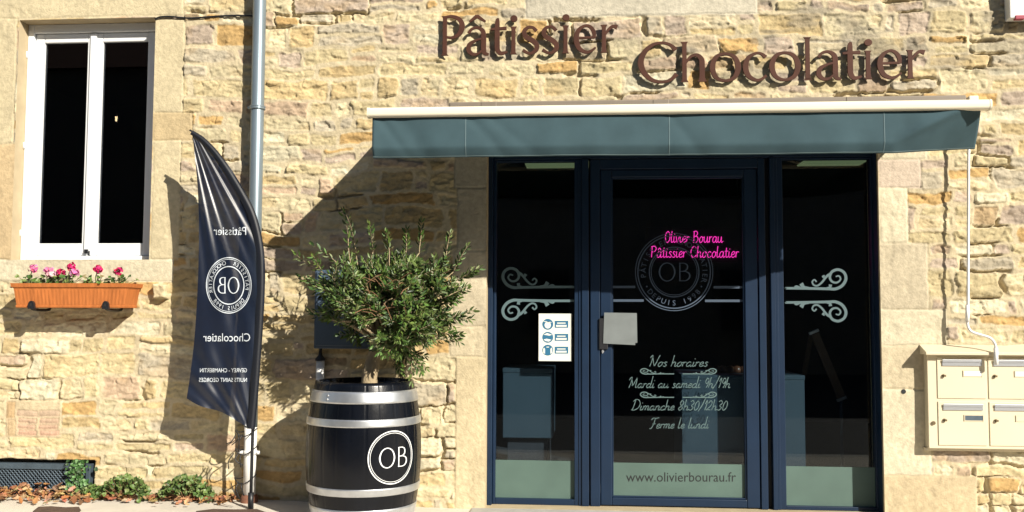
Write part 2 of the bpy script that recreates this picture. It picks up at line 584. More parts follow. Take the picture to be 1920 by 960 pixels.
def reveal(op, depth, name, mat, y0=-EDGE):
    x0, x1, z0, z1 = op
    q = MB()
    q.add([(x0, y0, z0), (x0, depth, z0), (x0, depth, z1), (x0, y0, z1)], [(0, 1, 2, 3)])
    q.add([(x1, y0, z0), (x1, depth, z0), (x1, depth, z1), (x1, y0, z1)], [(3, 2, 1, 0)])
    q.add([(x0, y0, z1), (x1, y0, z1), (x1, depth, z1), (x0, depth, z1)], [(3, 2, 1, 0)])
    q.add([(x0, y0, z0), (x1, y0, z0), (x1, depth, z0), (x0, depth, z0)], [(0, 1, 2, 3)])
    return q.build(name, mat, bld)


reveal(WIN, .22, 'window_reveal', M['dressed'])
reveal(DOOR, .24, 'door_reveal', M['dressed'])


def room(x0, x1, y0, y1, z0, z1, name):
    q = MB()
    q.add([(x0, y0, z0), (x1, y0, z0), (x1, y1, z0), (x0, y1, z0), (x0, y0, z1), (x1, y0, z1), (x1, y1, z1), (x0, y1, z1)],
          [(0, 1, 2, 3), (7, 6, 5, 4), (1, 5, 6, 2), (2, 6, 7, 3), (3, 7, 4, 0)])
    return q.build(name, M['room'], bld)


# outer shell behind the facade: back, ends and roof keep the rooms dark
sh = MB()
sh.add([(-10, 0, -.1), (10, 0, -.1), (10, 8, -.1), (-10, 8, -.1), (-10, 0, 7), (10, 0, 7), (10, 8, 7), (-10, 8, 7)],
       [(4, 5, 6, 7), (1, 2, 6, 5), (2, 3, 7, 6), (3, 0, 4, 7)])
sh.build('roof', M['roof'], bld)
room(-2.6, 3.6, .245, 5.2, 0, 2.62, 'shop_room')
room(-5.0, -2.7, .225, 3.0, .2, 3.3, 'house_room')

# ------------------------------------------------------------------ casement window
FY = .095
wx0, wx1, wz0, wz1 = WIN
cw = MB()
ft = .045
cw.box(wx0 + .001, wx0 + ft, FY, FY + .07, wz0 + .002, wz1 - .001)
cw.box(wx1 - ft, wx1 - .001, FY, FY + .07, wz0 + .002, wz1 - .001)
cw.box(wx0 + ft, wx1 - ft, FY + .002, FY + .068, wz1 - .06, wz1 - .001)
cw.box(wx0 + ft, wx1 - ft, FY - .004, FY + .068, wz0 + .002, wz0 + .032)
win = cw.build('casement_window', M['pvc'], bld, bevel=.004)
wmid = P(168, 260, FY).x
st = .062
inn0, inn1 = wx0 + ft + .003, wx1 - ft - .003
iz0, iz1 = wz0 + .035, wz1 - .063
for (a, b, la, lb) in ((inn0, wmid - .012, st, st * .55), (wmid + .012, inn1, st * .8, st)):
    q = MB()
    sy = FY + .022
    q.box(a, a + la, sy, sy + .05, iz0, iz1)
    q.box(b - lb, b, sy, sy + .05, iz0, iz1)
    q.box(a + la, b - lb, sy + .001, sy + .049, iz1 - .062, iz1)
    q.box(a + la, b - lb, sy + .001, sy + .049, iz0, iz0 + .085)
    q.build('sash', M['pvc'], win, bevel=.006)
    g = MB()
    g.box(a + la - .005, b - lb + .005, sy + .022, sy + .026, iz0 + .08, iz1 - .055)
    g.build('pane', M['wglass'], win)
q = MB()
q.box(wmid - .022, wmid + .022, FY + .006, FY + .03, iz0 + .03, iz1 - .004)
q.build('meeting_stile', M['pvc'], win, bevel=.006)
q = MB()
a = P(162, 472, FY)
q.box(a.x - .012, a.x + .012, FY - .008, FY + .002, a.z - .012, a.z + .016)
q.build('drain_cap', M['black'], win)
for (px, py) in ((51, 103), (46, 273), (38, 437)):
    a = P(px, py, FY)
    q = MB()
    q.tube([(a.x, FY - .006, a.z - .022), (a.x, FY - .006, a.z + .022)], .007, 10)
    q.build('hinge', M['pvc'], win, smooth=True)
for (px, py) in ((78, 470), (250, 468)):
    a = P(px, py, FY)
    q = MB()
    q.box(a.x - .014, a.x + .014, FY - .006, FY + .001, wz0 + .012, wz0 + .019)
    q.build('drain_slot_cover', M['pvc'], win, bevel=.002)

# ------------------------------------------------------------------ shop front
SY = .105                                # front of the frames
GY = .150                                # glass
def fx(px, Y=SY): return P(px, 600, Y).x
def fz(py, Y=SY, px=1280): return P(px, py, Y).z
DB = DOOR[2] + .001
DT = DOOR[3] - .001
fr = MB()
fr.box(DOOR[0] + .001, fx(924), SY - .03, SY + .09, DB, DT)
fr.box(fx(1643), DOOR[1] - .001, SY - .085, SY + .09, DB, DT)
fr.box(fx(924), fx(1643), SY + .004, SY + .088, fz(296), DT)
fr.build('shop_front_frame', M['navy'], bld, bevel=.004)


def frame_ring(q, x0, x1, z0, z1, l, r, b, t, y0, y1):
    q.box(x0, x0 + l, y0, y1, z0, z1)
    q.box(x1 - r, x1, y0, y1, z0, z1)
    q.box(x0 + l, x1 - r, y0 + .002, y1 - .002, z0, z0 + b)
    q.box(x0 + l, x1 - r, y0 + .002, y1 - .002, z1 - t, z1)


panes = {}
for nm, a, b, l, r, lab in (('left', 924.5, 1104, 5, 27, None), ('right', 1446, 1642.5, 25, 4, None)):
    q = MB()
    X0, X1 = fx(a), fx(b)
    px = 1000 if nm == 'left' else 1555
    z0_, z1_ = DB, fz(296) - .002
    gl0 = fz(936 if nm == 'left' else 951, px=px)
    L, Rr = fx(a + l) - X0, X1 - fx(b - r)
    frame_ring(q, X0, X1, z0_, z1_, L, Rr, gl0 - z0_, .012, SY + .012, SY + .08)
    if nm == 'left':
        q.box(X1 - .046, X1 - .0005, SY - .004, SY + .016, z0_, z1_)
        q.box(X1 - .046 - .02, X1 - .0465, SY + .006, SY + .0125, z0_, z1_)
    else:
        q.box(X0 + .0005, X0 + .030, SY - .004, SY + .016, z0_, z1_)
        q.box(X0 + .0305, X0 + .05, SY + .006, SY + .0125, z0_, z1_)
    w = q.build('display_window', M['navy'], bld, bevel=.003)
    g = MB()
    g.box(X0 + L - .004, X1 - Rr + .004, GY, GY + .006, gl0 - .004, z1_ - .008)
    g.build('pane', M['glass'], w)
    panes[nm] = (w, X0 + L, X1 - Rr, gl0, z1_ - .012)
    g = MB()
    g.box(X0 + L, X1 - Rr, GY - .0035, GY - .002, gl0, fz(863 if nm == 'left' else 875, GY, px))
    g.build('frosted_film', M['frost'], w)
# dark rubber gaps beside the door posts
q = MB()
q.box(fx(1104) + .001, fx(1107), SY + .05, SY + .088, DB, fz(297))
q.build('rubber_seal', M['navy_dark'], bld)
q = MB()
q.box(fx(1437), fx(1446) - .001, SY + .05, SY + .088, DB, fz(297))
q.build('rubber_seal', M['navy_dark'], bld)
# door posts + head
q = MB()
q.box(fx(1107), fx(1125), SY + .002, SY + .086, DB, fz(297))
q.box(fx(1424), fx(1437), SY + .002, SY + .086, DB, fz(297))
q.box(fx(1125), fx(1424), SY + .004, SY + .084, fz(316), fz(297))
q.build('door_frame', M['navy'], bld, bevel=.004)
# door leaf
DX0, DX1 = fx(1126), fx(1422.5)
DGX0, DGX1 = fx(1147), fx(1398)
DGZ0, DGZ1 = fz(936), fz(331)
q = MB()
frame_ring(q, DX0, DX1, DB + .006, fz(317), DGX0 - DX0, DX1 - DGX1, DGZ0 - DB - .006, fz(317) - DGZ1, SY + .012, SY + .075)
door = q.build('shop_door', M['navy'], bld, bevel=.005)
q = MB()
e = .009
frame_ring(q, DGX0 + .0005, DGX1 - .0005, DGZ0 + .0005, DGZ1 - .0005, e, e, e, e, SY + .022, SY + .06)
q.build('glazing_bead', M['navy'], door, bevel=.002)
q = MB()
q.box(DGX0 + .001, DGX1 - .001, GY, GY + .006, DGZ0, DGZ1)
q.build('door_glass', M['glass'], door)
q = MB()
q.box(DGX0 + e, DGX1 - e, GY - .0035, GY - .002, DGZ0 + e, fz(869, GY))
q.build('frosted_film', M['frost'], door)
q = MB()
a, b = P(1123, 597, SY), P(1134, 655, SY)
q.box(a.x, b.x + .02, SY - .012, SY + .011, b.z, a.z)
q.build('handle_plate', M['black'], door, bevel=.004)
q = MB()
a = P(1130, 659, SY)
q.tube([(a.x, SY - .004, a.z), (a.x, SY + .013, a.z)], .009, 12)
q.box(a.x - .004, a.x + .004, SY - .012, SY - .004, a.z - .012, a.z + .010)
q.build('keyhole', M['silver'], door)
q = MB()
q.box(fx(890), fx(1660), -.16, .20, -.06, -.023)
tag(q.build('door_step', M['step'], None, bevel=.008), 'pale stone doorstep below the dark glazed shop front', 'doorstep')

# ------------------------------------------------------------------ 2-D drawing of letters
def ribbon(q, pts, ws, fn, cap=True, th=0.0, closed=False, lift=0.0):
    """a pen stroke: 2-D points + widths, mapped by fn(u, v, d) with d = lift off the surface"""
    n = len(pts)
    L, Rr = [], []
    for i in range(n):
        a = pts[(i - 1) % n] if (closed or i) else pts[0]
        b = pts[(i + 1) % n] if (closed or i < n - 1) else pts[-1]
        dx, dy = b[0] - a[0], b[1] - a[1]
        l = math.hypot(dx, dy) or 1e-9
        w = ws[i] / 2
        L.append((pts[i][0] - dy / l * w, pts[i][1] + dx / l * w))
        Rr.append((pts[i][0] + dy / l * w, pts[i][1] - dx / l * w))
    vv = [fn(*p, lift + th) for p in L] + [fn(*p, lift + th) for p in Rr]
    ff = []
    for i in range(n if closed else n - 1):
        j = (i + 1) % n
        ff.append((i, n + i, n + j, j))
    if th:
        vv += [fn(*p, lift) for p in L] + [fn(*p, lift) for p in Rr]
        for i in range(n if closed else n - 1):
            j = (i + 1) % n
            ff += [(2 * n + j, 3 * n + j, 3 * n + i, 2 * n + i), (i, j, 2 * n + j, 2 * n + i), (n + j, n + i, 3 * n + i, 3 * n + j)]
        if not closed:
            ff += [(0, 2 * n, 3 * n, n), (n - 1, 2 * n - 1, 4 * n - 1, 3 * n - 1)]
    q.add(vv, ff)


def disc(q, cx, cy, r, fn, th=0.0, lift=0.0, n=20, ry=None):
    ry = ry or r
    pts = [(cx + r * math.cos(2 * math.pi * k / n), cy + ry * math.sin(2 * math.pi * k / n)) for k in range(n)]
    poly(q, pts, fn, th, lift)


def poly(q, pts, fn, th=0.0, lift=0.0):
    n = len(pts)
    vv = [fn(*p, lift + th) for p in pts]
    ff = [tuple(range(n))]
    if th:
        vv += [fn(*p, lift) for p in pts]
        ff += [(i, n + i, n + (i + 1) % n, (i + 1) % n) for i in range(n)]
    q.add(vv, ff)


# humanist lettering with flared stems: (strokes, dots, advance); a stroke is (points, widths)
S, T = .102, .05
def stem(x, a, b): return ([(x, a), (x, a + .04), (x, a + .12), (x, b - .12), (x, b - .04), (x, b)], [S * 1.75, S * 1.2, S, S * .95, S * 1.15, S * 1.6])
XH = .70
SIGN = {
    'P': ([stem(.12, 0, 1), ([(.10, .97), (.30, .985), (.47, .90), (.53, .73), (.46, .54), (.30, .45), (.14, .47)], [T, .075, .11, .125, .105, .075, .05])], [], .60),
    'a': ([([(.08, .55), (.16, .66), (.30, .69), (.42, .60), (.44, .42), (.44, .14), (.47, .04), (.56, .01)], [.07, .065, .075, .11, .12, .12, .10, .06]),
           ([(.44, .42), (.26, .37), (.11, .27), (.09, .12), (.19, .02), (.32, .04), (.44, .16)], [.05, .065, .10, .115, .085, .06, .045])], [], .58),
    't': ([([(.20, .92), (.18, .80), (.18, .3), (.19, .12), (.27, .03), (.42, .07)], [.05, .11, .12, .12, .10, .05]), ([(.02, .64), (.2, .655), (.40, .66)], [.06, .07, .085])], [], .43),
    'i': ([stem(.13, 0, XH)], [(.14, .90, .085)], .30),
    's': ([([(.37, .58), (.28, .67), (.16, .665), (.08, .56), (.13, .43), (.26, .35), (.37, .24), (.36, .10), (.22, .015), (.05, .10)], [.09, .07, .075, .105, .12, .125, .12, .105, .07, .085])], [], .46),
    'e': ([([(.10, .38), (.30, .385), (.50, .39)], [.055, .06, .06]), ([(.50, .37), (.485, .53), (.40, .655), (.28, .685), (.13, .57), (.08, .36), (.14, .13), (.30, .025), (.42, .05), (.53, .14)], [.07, .1, .085, .065, .10, .125, .115, .085, .065, .04])], [], .59),
    'r': ([stem(.13, 0, XH), ([(.15, .44), (.24, .58), (.34, .655), (.44, .63)], [.05, .065, .08, .12])], [], .47),
    'C': ([([(.86, .80), (.74, .93), (.56, .985), (.34, .93), (.16, .74), (.09, .50), (.16, .25), (.34, .06), (.56, .01), (.74, .06), (.88, .20)], [.12, .075, .07, .085, .12, .135, .125, .095, .075, .075, .11])], [], .92),
    'h': ([stem(.13, 0, 1.0), ([(.15, .46), (.26, .62), (.40, .665), (.50, .56), (.515, .40), (.515, .10), (.515, 0)], [.05, .065, .085, .115, .12, .125, .21])], [], .66),
    'o': ([([(.36, .685), (.16, .60), (.08, .35), (.16, .10), (.36, .015), (.56, .10), (.64, .35), (.56, .60)], [.07, .10, .125, .10, .07, .10, .125, .10], True)], [], .72),
    'c': ([([(.52, .58), (.42, .67), (.30, .68), (.14, .57), (.08, .35), (.14, .13), (.30, .02), (.42, .04), (.53, .13)], [.10, .07, .065, .10, .125, .115, .08, .065, .07])], [], .57),
    'l': ([stem(.13, 0, 1.06)], [], .28),
    'O': ([([(.42, 1.0), (.17, .86), (.06, .5), (.17, .14), (.42, 0), (.67, .14), (.78, .5), (.67, .86)], [.05, .065, .085, .065, .05, .065, .085, .065], True)], [], .84),
    'B': ([([(.12, 0), (.12, .04), (.12, .5), (.12, .96), (.12, 1)], [.14, .07, .07, .07, .14]),
           ([(.10, .985), (.32, .98), (.46, .88), (.46, .68), (.34, .56), (.14, .54)], [.04, .045, .07, .08, .05, .04]),
           ([(.14, .54), (.40, .52), (.56, .40), (.56, .18), (.40, .03), (.10, .015)], [.04, .045, .075, .085, .05, .04])], [], .62),
}


def draw_sign_glyph(q, ch, fn, th, lift0=0.0):
    base = 'a' if ch == 'â' else ch
    k = 0
    for s in SIGN[base][0]:
        closed = len(s) > 2
        pts = cr([(*p, w) for p, w in zip(s[0], s[1])], 6, closed)
        ribbon(q, [p[:2] for p in pts], [p[2] for p in pts], fn, th=th, closed=closed, lift=lift0 + .0006 * k)
        k += 1
    for d in SIGN[base][1]:
        disc(q, d[0], d[1], d[2], fn, th=th, lift=lift0)
    if ch == 'â':
        ribbon(q, [(.10, .84), (.29, .99)], [.05, .10], fn, th=th, lift=lift0 + .0004)
        ribbon(q, [(.27, .99), (.48, .84)], [.10, .05], fn, th=th, lift=lift0 + .001)


def wall_sign(word, x_l, x_r, base_y, cap_px, label):
    YL = -.049
    tot = sum(SIGN['a' if c == 'â' else c][2] for c in word)
    a, b = P(x_l, base_y[0], YL), P(x_r, base_y[1], YL)
    sx = (b.x - a.x) / tot
    zb = (a.z + b.z) / 2
    sz = P(x_l, base_y[0] - cap_px, YL).z - a.z
    t = thing('wall_lettering', label, 'sign', (a.x, 0, zb))
    u = 0
    for c in word:
        def fn(x, y, d, u=u): return (a.x + (u + x) * sx, YL + .014 - d, zb + y * sz)
        q = MB()
        draw_sign_glyph(q, c, fn, .012)
        for (x, y) in {'P': [(.12, .2), (.12, .85)], 'o': [(.09, .35), (.64, .35)], 'C': [(.1, .5), (.5, .02)], 'e': [(.09, .36)], 'c': [(.09, .36)], 's': [(.2, .38)]}.get(c, [(.16, .3), (.16, .6)]):
            if c in 'aâ': x, y = .44, y
            q.tube([fn(x, y, 0), (fn(x, y, 0)[0], .03, fn(x, y, 0)[2])], .006, 8)
        q.build('letter', M['letter'], t, bevel=.0015)
        u += SIGN['a' if c == 'â' else c][2]


wall_sign('Pâtissier', 824, 1160, (104, 98), 74, 'raised brown metal word on the stone wall, the smaller and higher of two')
wall_sign('Chocolatier', 1194, 1738, (154, 147), 75, 'raised brown metal word on the stone wall, the longer and lower of two')

# built-in sans text as mesh -------------------------------------------------
def text_geo(s):
    cu = bpy.data.curves.new('t', 'FONT')
    cu.body = s
    cu.resolution_u = 3
    ob = bpy.data.objects.new('t', cu)
    me_ = bpy.data.meshes.new_from_object(ob)
    v = [tuple(q.co[:2]) for q in me_.vertices]
    f = [tuple(p.vertices) for p in me_.polygons]
    bpy.data.objects.remove(ob)
    bpy.data.curves.remove(cu)
    bpy.data.meshes.remove(me_)
    return v, f


def put_text(q, s, fn, width=None, height=None, ox=0, oy=0, center=True, spacing=1.0):
    v, f = text_geo(s)
    x0, x1 = min(p[0] for p in v), max(p[0] for p in v)
    y1 = max(p[1] for p in text_geo('H')[0])
    sy_ = height / y1
    sx_ = (width / (x1 - x0)) if width else sy_
    c = (x0 + x1) / 2 if center else x0
    q.add([fn(ox + (p[0] - c) * sx_, oy + p[1] * sy_, 0) for p in v], f)


def arc_text(q, s, fn, cx, cy, r, h, a_mid, span, inside=False, ry=None):
    """letters round a circle; a_mid, span in degrees; inside=True reads along the bottom"""
    k = (ry or r) / r
    n = len(s)
    for i, ch in enumerate(s):
        if ch == ' ': continue
        a = rad(a_mid + (span / 2 - span * i / (n - 1)) * (-1 if inside else 1))
        v, f = text_geo(ch)
        x0, x1 = min(p[0] for p in v), max(p[0] for p in v)
        y1 = max(p[1] for p in text_geo('H')[0])
        ss = h / y1
        rot = a - math.pi / 2 + (math.pi if inside else 0)
        rb = r + (h / 2 if inside else -h / 2)
        out = []
        for p in v:
            lx, ly = (p[0] - (x0 + x1) / 2) * ss, p[1] * ss
            gx = cx + rb * math.cos(a) + lx * math.cos(rot) - ly * math.sin(rot)
            gy = cy + (rb * math.sin(a) + lx * math.sin(rot) + ly * math.cos(rot)) * k
            out.append(fn(gx, gy, 0))
        q.add(out, f)


def ring(q, cx, cy, r, w, fn, n=64, ry=None):
    k = (ry or r) / r
    ribbon(q, [(cx + r * math.cos(2 * math.pi * i / n), cy + r * k * math.sin(2 * math.pi * i / n)) for i in range(n)], [w] * n, fn, closed=True)


def monogram(q, cx, cy, w, h, fn, bold=1.0):
    tot = 1.50
    for ch, u in (('O', 0), ('B', .90)):
        for k, s in enumerate(SIGN[ch][0]):
            closed = len(s) > 2
            pts = cr([(*p, ww) for p, ww in zip(s[0], s[1])], 6, closed)
            ribbon(q, [(cx + (p[0] + u - tot / 2) / tot * w, cy + (p[1] - .5) * h) for p in pts], [p[2] * h * bold for p in pts],
                   fn, closed=closed, lift=.0002 * k)


# handwriting skeleton --------------------------------------------------------
HW = {
    'a': ([[(.40, .42), (.24, .5), (.07, .3), (.09, .06), (.22, 0), (.37, .2), (.42, .48)], [(.42, .48), (.39, .1), (.46, 0), (.58, .1)]], .54),
    'b': ([[(.08, 1), (.07, .5), (.08, .05)], [(.08, .3), (.25, .5), (.42, .3), (.32, .03), (.08, .05)]], .50),
    'c': ([[(.40, .40), (.26, .5), (.08, .3), (.10, .06), (.25, 0), (.44, .12)]], .43),
    'd': ([[(.38, .40), (.24, .5), (.07, .3), (.09, .06), (.22, 0), (.37, .16)], [(.46, 1.08), (.43, .6), (.40, .1), (.47, 0), (.58, .1)]], .57),
    'e': ([[(.04, .2), (.28, .27), (.36, .42), (.24, .5), (.09, .34), (.10, .08), (.24, 0), (.44, .13)]], .43),
    'f': ([[(.38, .9), (.26, 1), (.16, .7), (.12, -.2)], [(.0, .5), (.32, .5)]], .36),
    'h': ([[(.10, 1), (.08, .5), (.06, 0)], [(.07, .25), (.22, .48), (.36, .42), (.36, .1), (.42, 0), (.54, .1)]], .50),
    'i': ([[(.08, .5), (.07, .12), (.14, 0), (.27, .1)], [(.12, .70), (.135, .75)]], .25),
    'l': ([[(.10, 1), (.07, .5), (.07, .1), (.14, 0), (.27, .1)]], .25),
    'm': ([[(.06, .5), (.05, 0)], [(.06, .28), (.19, .5), (.29, .42), (.28, 0)], [(.29, .28), (.42, .5), (.53, .42), (.52, .1), (.58, 0), (.68, .1)]], .66),
    'n': ([[(.06, .5), (.05, 0)], [(.06, .28), (.21, .5), (.34, .42), (.33, .1), (.4, 0), (.5, .1)]], .48),
    'o': ([[(.24, .5), (.08, .3), (.11, .04), (.24, 0), (.39, .2), (.35, .44), (.22, .5)], [(.35, .44), (.5, .42)]], .47),
    'r': ([[(.06, .5), (.06, 0)], [(.06, .26), (.17, .47), (.33, .45)]], .33),
    's': ([[(.31, .43), (.2, .5), (.1, .4), (.2, .27), (.3, .13), (.2, 0), (.04, .06)]], .35),
    't': ([[(.14, .85), (.12, .4), (.13, .08), (.2, 0), (.33, .08)], [(0, .52), (.3, .54)]], .32),
    'u': ([[(.06, .5), (.06, .12), (.18, 0), (.33, .14), (.38, .5)], [(.38, .5), (.38, .1), (.45, 0), (.56, .1)]], .53),
    'v': ([[(.04, .5), (.17, 0), (.36, .5)]], .38),
    'N': ([[(-.05, .8), (.05, .95), (.14, .9), (.10, 0)], [(.14, .9), (.3, .45), (.5, .02)], [(.5, .02), (.6, .6), (.74, 1)]], .72),
    'M': ([[(-.1, .75), (.02, .95), (.14, .9), (.06, 0)], [(.14, .9), (.28, .45), (.34, .2)], [(.34, .2), (.5, .65), (.66, .95)], [(.66, .95), (.66, .3), (.72, .02), (.82, .1)]], .85),
    'D': ([[(.16, .95), (.10, .5), (.06, .04)], [(-.06, .84), (.2, 1), (.5, .92), (.66, .6), (.5, .18), (.2, 0), (-.04, .06)]], .74),
    'F': ([[(-.04, .8), (.12, .96), (.4, .94), (.7, 1)], [(.34, .94), (.26, .4), (.16, 0), (.0, -.04)], [(.14, .5), (.46, .52)]], .58),
    'O': ([[(.3, 1), (.1, .75), (.08, .3), (.28, 0), (.5, .25), (.5, .72), (.3, 1)]], .60),
    'B': ([[(.10, 1), (.10, 0)], [(.02, .95), (.3, 1), (.44, .8), (.3, .55), (.12, .52)], [(.12, .52), (.42, .48), (.52, .25), (.36, .02), (.04, .02)]], .60),
    'P': ([[(.10, 1), (.08, 0)], [(.0, .92), (.3, 1), (.48, .78), (.36, .52), (.1, .44)]], .54),
    'C': ([[(.56, .8), (.4, 1), (.16, .8), (.08, .4), (.22, .04), (.42, .02), (.6, .2)]], .62),
    '0': ([[(.25, .9), (.08, .6), (.12, .1), (.26, 0), (.42, .3), (.4, .75), (.25, .9)]], .50),
    '1': ([[(.04, .65), (.2, .92), (.16, 0)]], .28),
    '2': ([[(.06, .7), (.24, .92), (.4, .7), (.2, .3), (.0, .03), (.2, .06), (.44, .02)]], .48),
    '3': ([[(.06, .82), (.24, .92), (.4, .72), (.2, .5), (.42, .28), (.24, 0), (.02, .1)]], .47),
    '8': ([[(.4, .78), (.22, .92), (.1, .7), (.26, .48), (.4, .22), (.2, 0), (.06, .2), (.28, .5), (.42, .72), (.4, .78)]], .50),
    '9': ([[(.38, .8), (.2, .92), (.08, .65), (.24, .48), (.4, .75), (.36, .3), (.28, 0)]], .44),
    '/': ([[(.02, -.15), (.42, 1.1)]], .46),
    ' ': ([], .34),
}


def handwrite(q, s, fn, x0, x1, y0, h, pen, slant=.45, tube=None, low=.80):
    def vy(y): return y * low if y <= .5 else .5 * low + (y - .5) * (2 - low)
    accent = s.find('â')
    s2 = s.replace('â', 'a')
    tot = sum(HW[c][1] for c in s2)
    sx_ = (x1 - x0) / tot
    u = 0
    jit = random.Random(len(s))
    for i, c in enumerate(s2):
        strokes = list(HW[c][0])
        if i == accent:
            strokes = strokes + [[(.12, .64), (.26, .82), (.40, .64)]]
        for st_ in strokes:
            pts = cr(st_, 5)
            pp = [(x0 + (u + x + y * slant * (h / sx_ if False else 1) * .6) * sx_, y0 + vy(y) * h) for x, y in pts]
            if tube:
                q.tube([fn(*p, 0) for p in pp], tube, 6)
            else:
                ws = [pen * (.75 + .5 * abs(math.sin(i_ * .5 + u))) for i_ in range(len(pp))]
                ribbon(q, pp, ws, fn, lift=.0001 * (i % 3))
        u += HW[c][1]


# ------------------------------------------------------------------ decals on the glass
def gmap(Y):
    def fn(px, py, d):
        p = P(px, -py, Y)                      # py is handed over negated so that "up" is positive
        return (p.x, Y - d, p.z)
    return fn


GZ = GY - .0015
g_ = gmap(GZ)
SCR = [([(1080, 538), (1040, 538), (1000, 538.5), (975, 539), (962, 539), (950, 533), (943, 521), (946, 509), (957, 503), (969, 507), (973, 518), (968, 526), (959, 527), (953, 521), (956, 515), (962, 516)],
        [4.6, 4.6, 4.8, 5, 5.4, 5.6, 5.6, 5.2, 5, 5, 4.6, 4, 3.6, 3.2, 3, 2.6]),
       ([(970, 509), (980, 517), (988, 527), (996, 533), (1003, 532), (1006, 526), (1002, 522), (998, 526)], [4.5, 4.2, 3.8, 3.4, 3.2, 3, 2.8, 3]),
       ([(976, 512), (983, 518), (986, 514)], [3, 4, 6]), ([(980, 538), (973, 536), (972, 531)], [3, 4.5, 6.5]),
       ([(1012, 537), (1022, 536), (1027, 529)], [3, 6, 8]), ([(1028, 537), (1036, 535), (1040, 537)], [3, 5, 2])]


def scroll(q, fx_, fy_, fn, sc=1.0):
    for k, (pts, ws) in enumerate(SCR):
        pp = cr([(*p, w) for p, w in zip(pts, ws)], 6)
        ribbon(q, [(fx_(p[0]), -fy_(p[1])) for p in pp], [p[2] * sc for p in pp], fn, lift=.0002 * k)


lw = panes['left'][0]
rw = panes['right'][0]
q = MB()
scroll(q, lambda x: min(x, 1076.5), lambda y: y, g_)
q.build('scroll_ornament', M['decal'], lw)
q = MB()
scroll(q, lambda x: min(x, 1076.5), lambda y: 1102 - y, g_)
q.build('scroll_ornament', M['decal'], lw)
q = MB()
scroll(q, lambda x: max(2529 - x, 1473), lambda y: y + 2.5, g_)
q.build('scroll_ornament', M['decal'], rw)
q = MB()
scroll(q, lambda x: max(2529 - x, 1473), lambda y: 1105 - y, g_)
q.build('scroll_ornament', M['decal'], rw)
for (x0, x1, y) in ((1149, 1191, 538), (1150, 1207, 563.5), (1338, 1396, 538.5), (1322, 1396, 564)):
    q = MB()
    ribbon(q, [(x0, -y), (x1, -y)], [4.6, 4.6], g_)
    q.build('door_stripe', M['decal_dim'], door)
q = MB()
ecx, ecy = 1264, -510
for r, w in ((72.5, 1.5), (68, 2.2), (46.5, 2.2), (43, 1.2)):
    ring(q, ecx, ecy, r, w, g_)
monogram(q, ecx, ecy, 60, 34, g_, .95)
arc_text(q, 'PÂTISSIER', g_, ecx, ecy, 58, 9.5, 146, 82)
arc_text(q, 'CHOCOLATIER', g_, ecx, ecy, 58, 9.5, 32, 96)
arc_text(q, 'DEPUIS 1998', g_, ecx, ecy, 58, 9.5, 270, 100, inside=True)
for a in (208, 332):
    disc(q, ecx + 58 * math.cos(rad(a)), ecy + 58 * math.sin(rad(a)), 1.6, g_)
q.build('round_emblem', M['decal_dim'], door)
for (tx, xa, xb, y, h) in (('Nos horaires', 1216, 1326, -687, 21), ('Mardi au samedi 9h/19h', 1178, 1368, -727, 20), ('Dimanche 8h30/12h30', 1184, 1362, -769, 20), ('Ferme le lundi', 1218, 1328, -803, 20)):
    q = MB()
    handwrite(q, tx, g_, xa, xb, y, h, 1.25)
    q.build('text_line', M['script'], door)
for y in (701, 745):
    for s in (1, -1):
        fx2 = lambda x, s=s: 1272 + s * ((x - 1080) * .46 - 8)
        fy2 = lambda y_, y=y: y + (y_ - 538) * .28
        q = MB()
        scroll(q, fx2, fy2, g_, .38)
        q.build('small_scroll', M['script'], door)
q = MB()
gf = gmap(GY - .0045)
put_text(q, 'www.olivierbourau.fr', gf, width=206, height=17.5, ox=1277, oy=-903)
q.build('web_address', M['decal_black'], door)

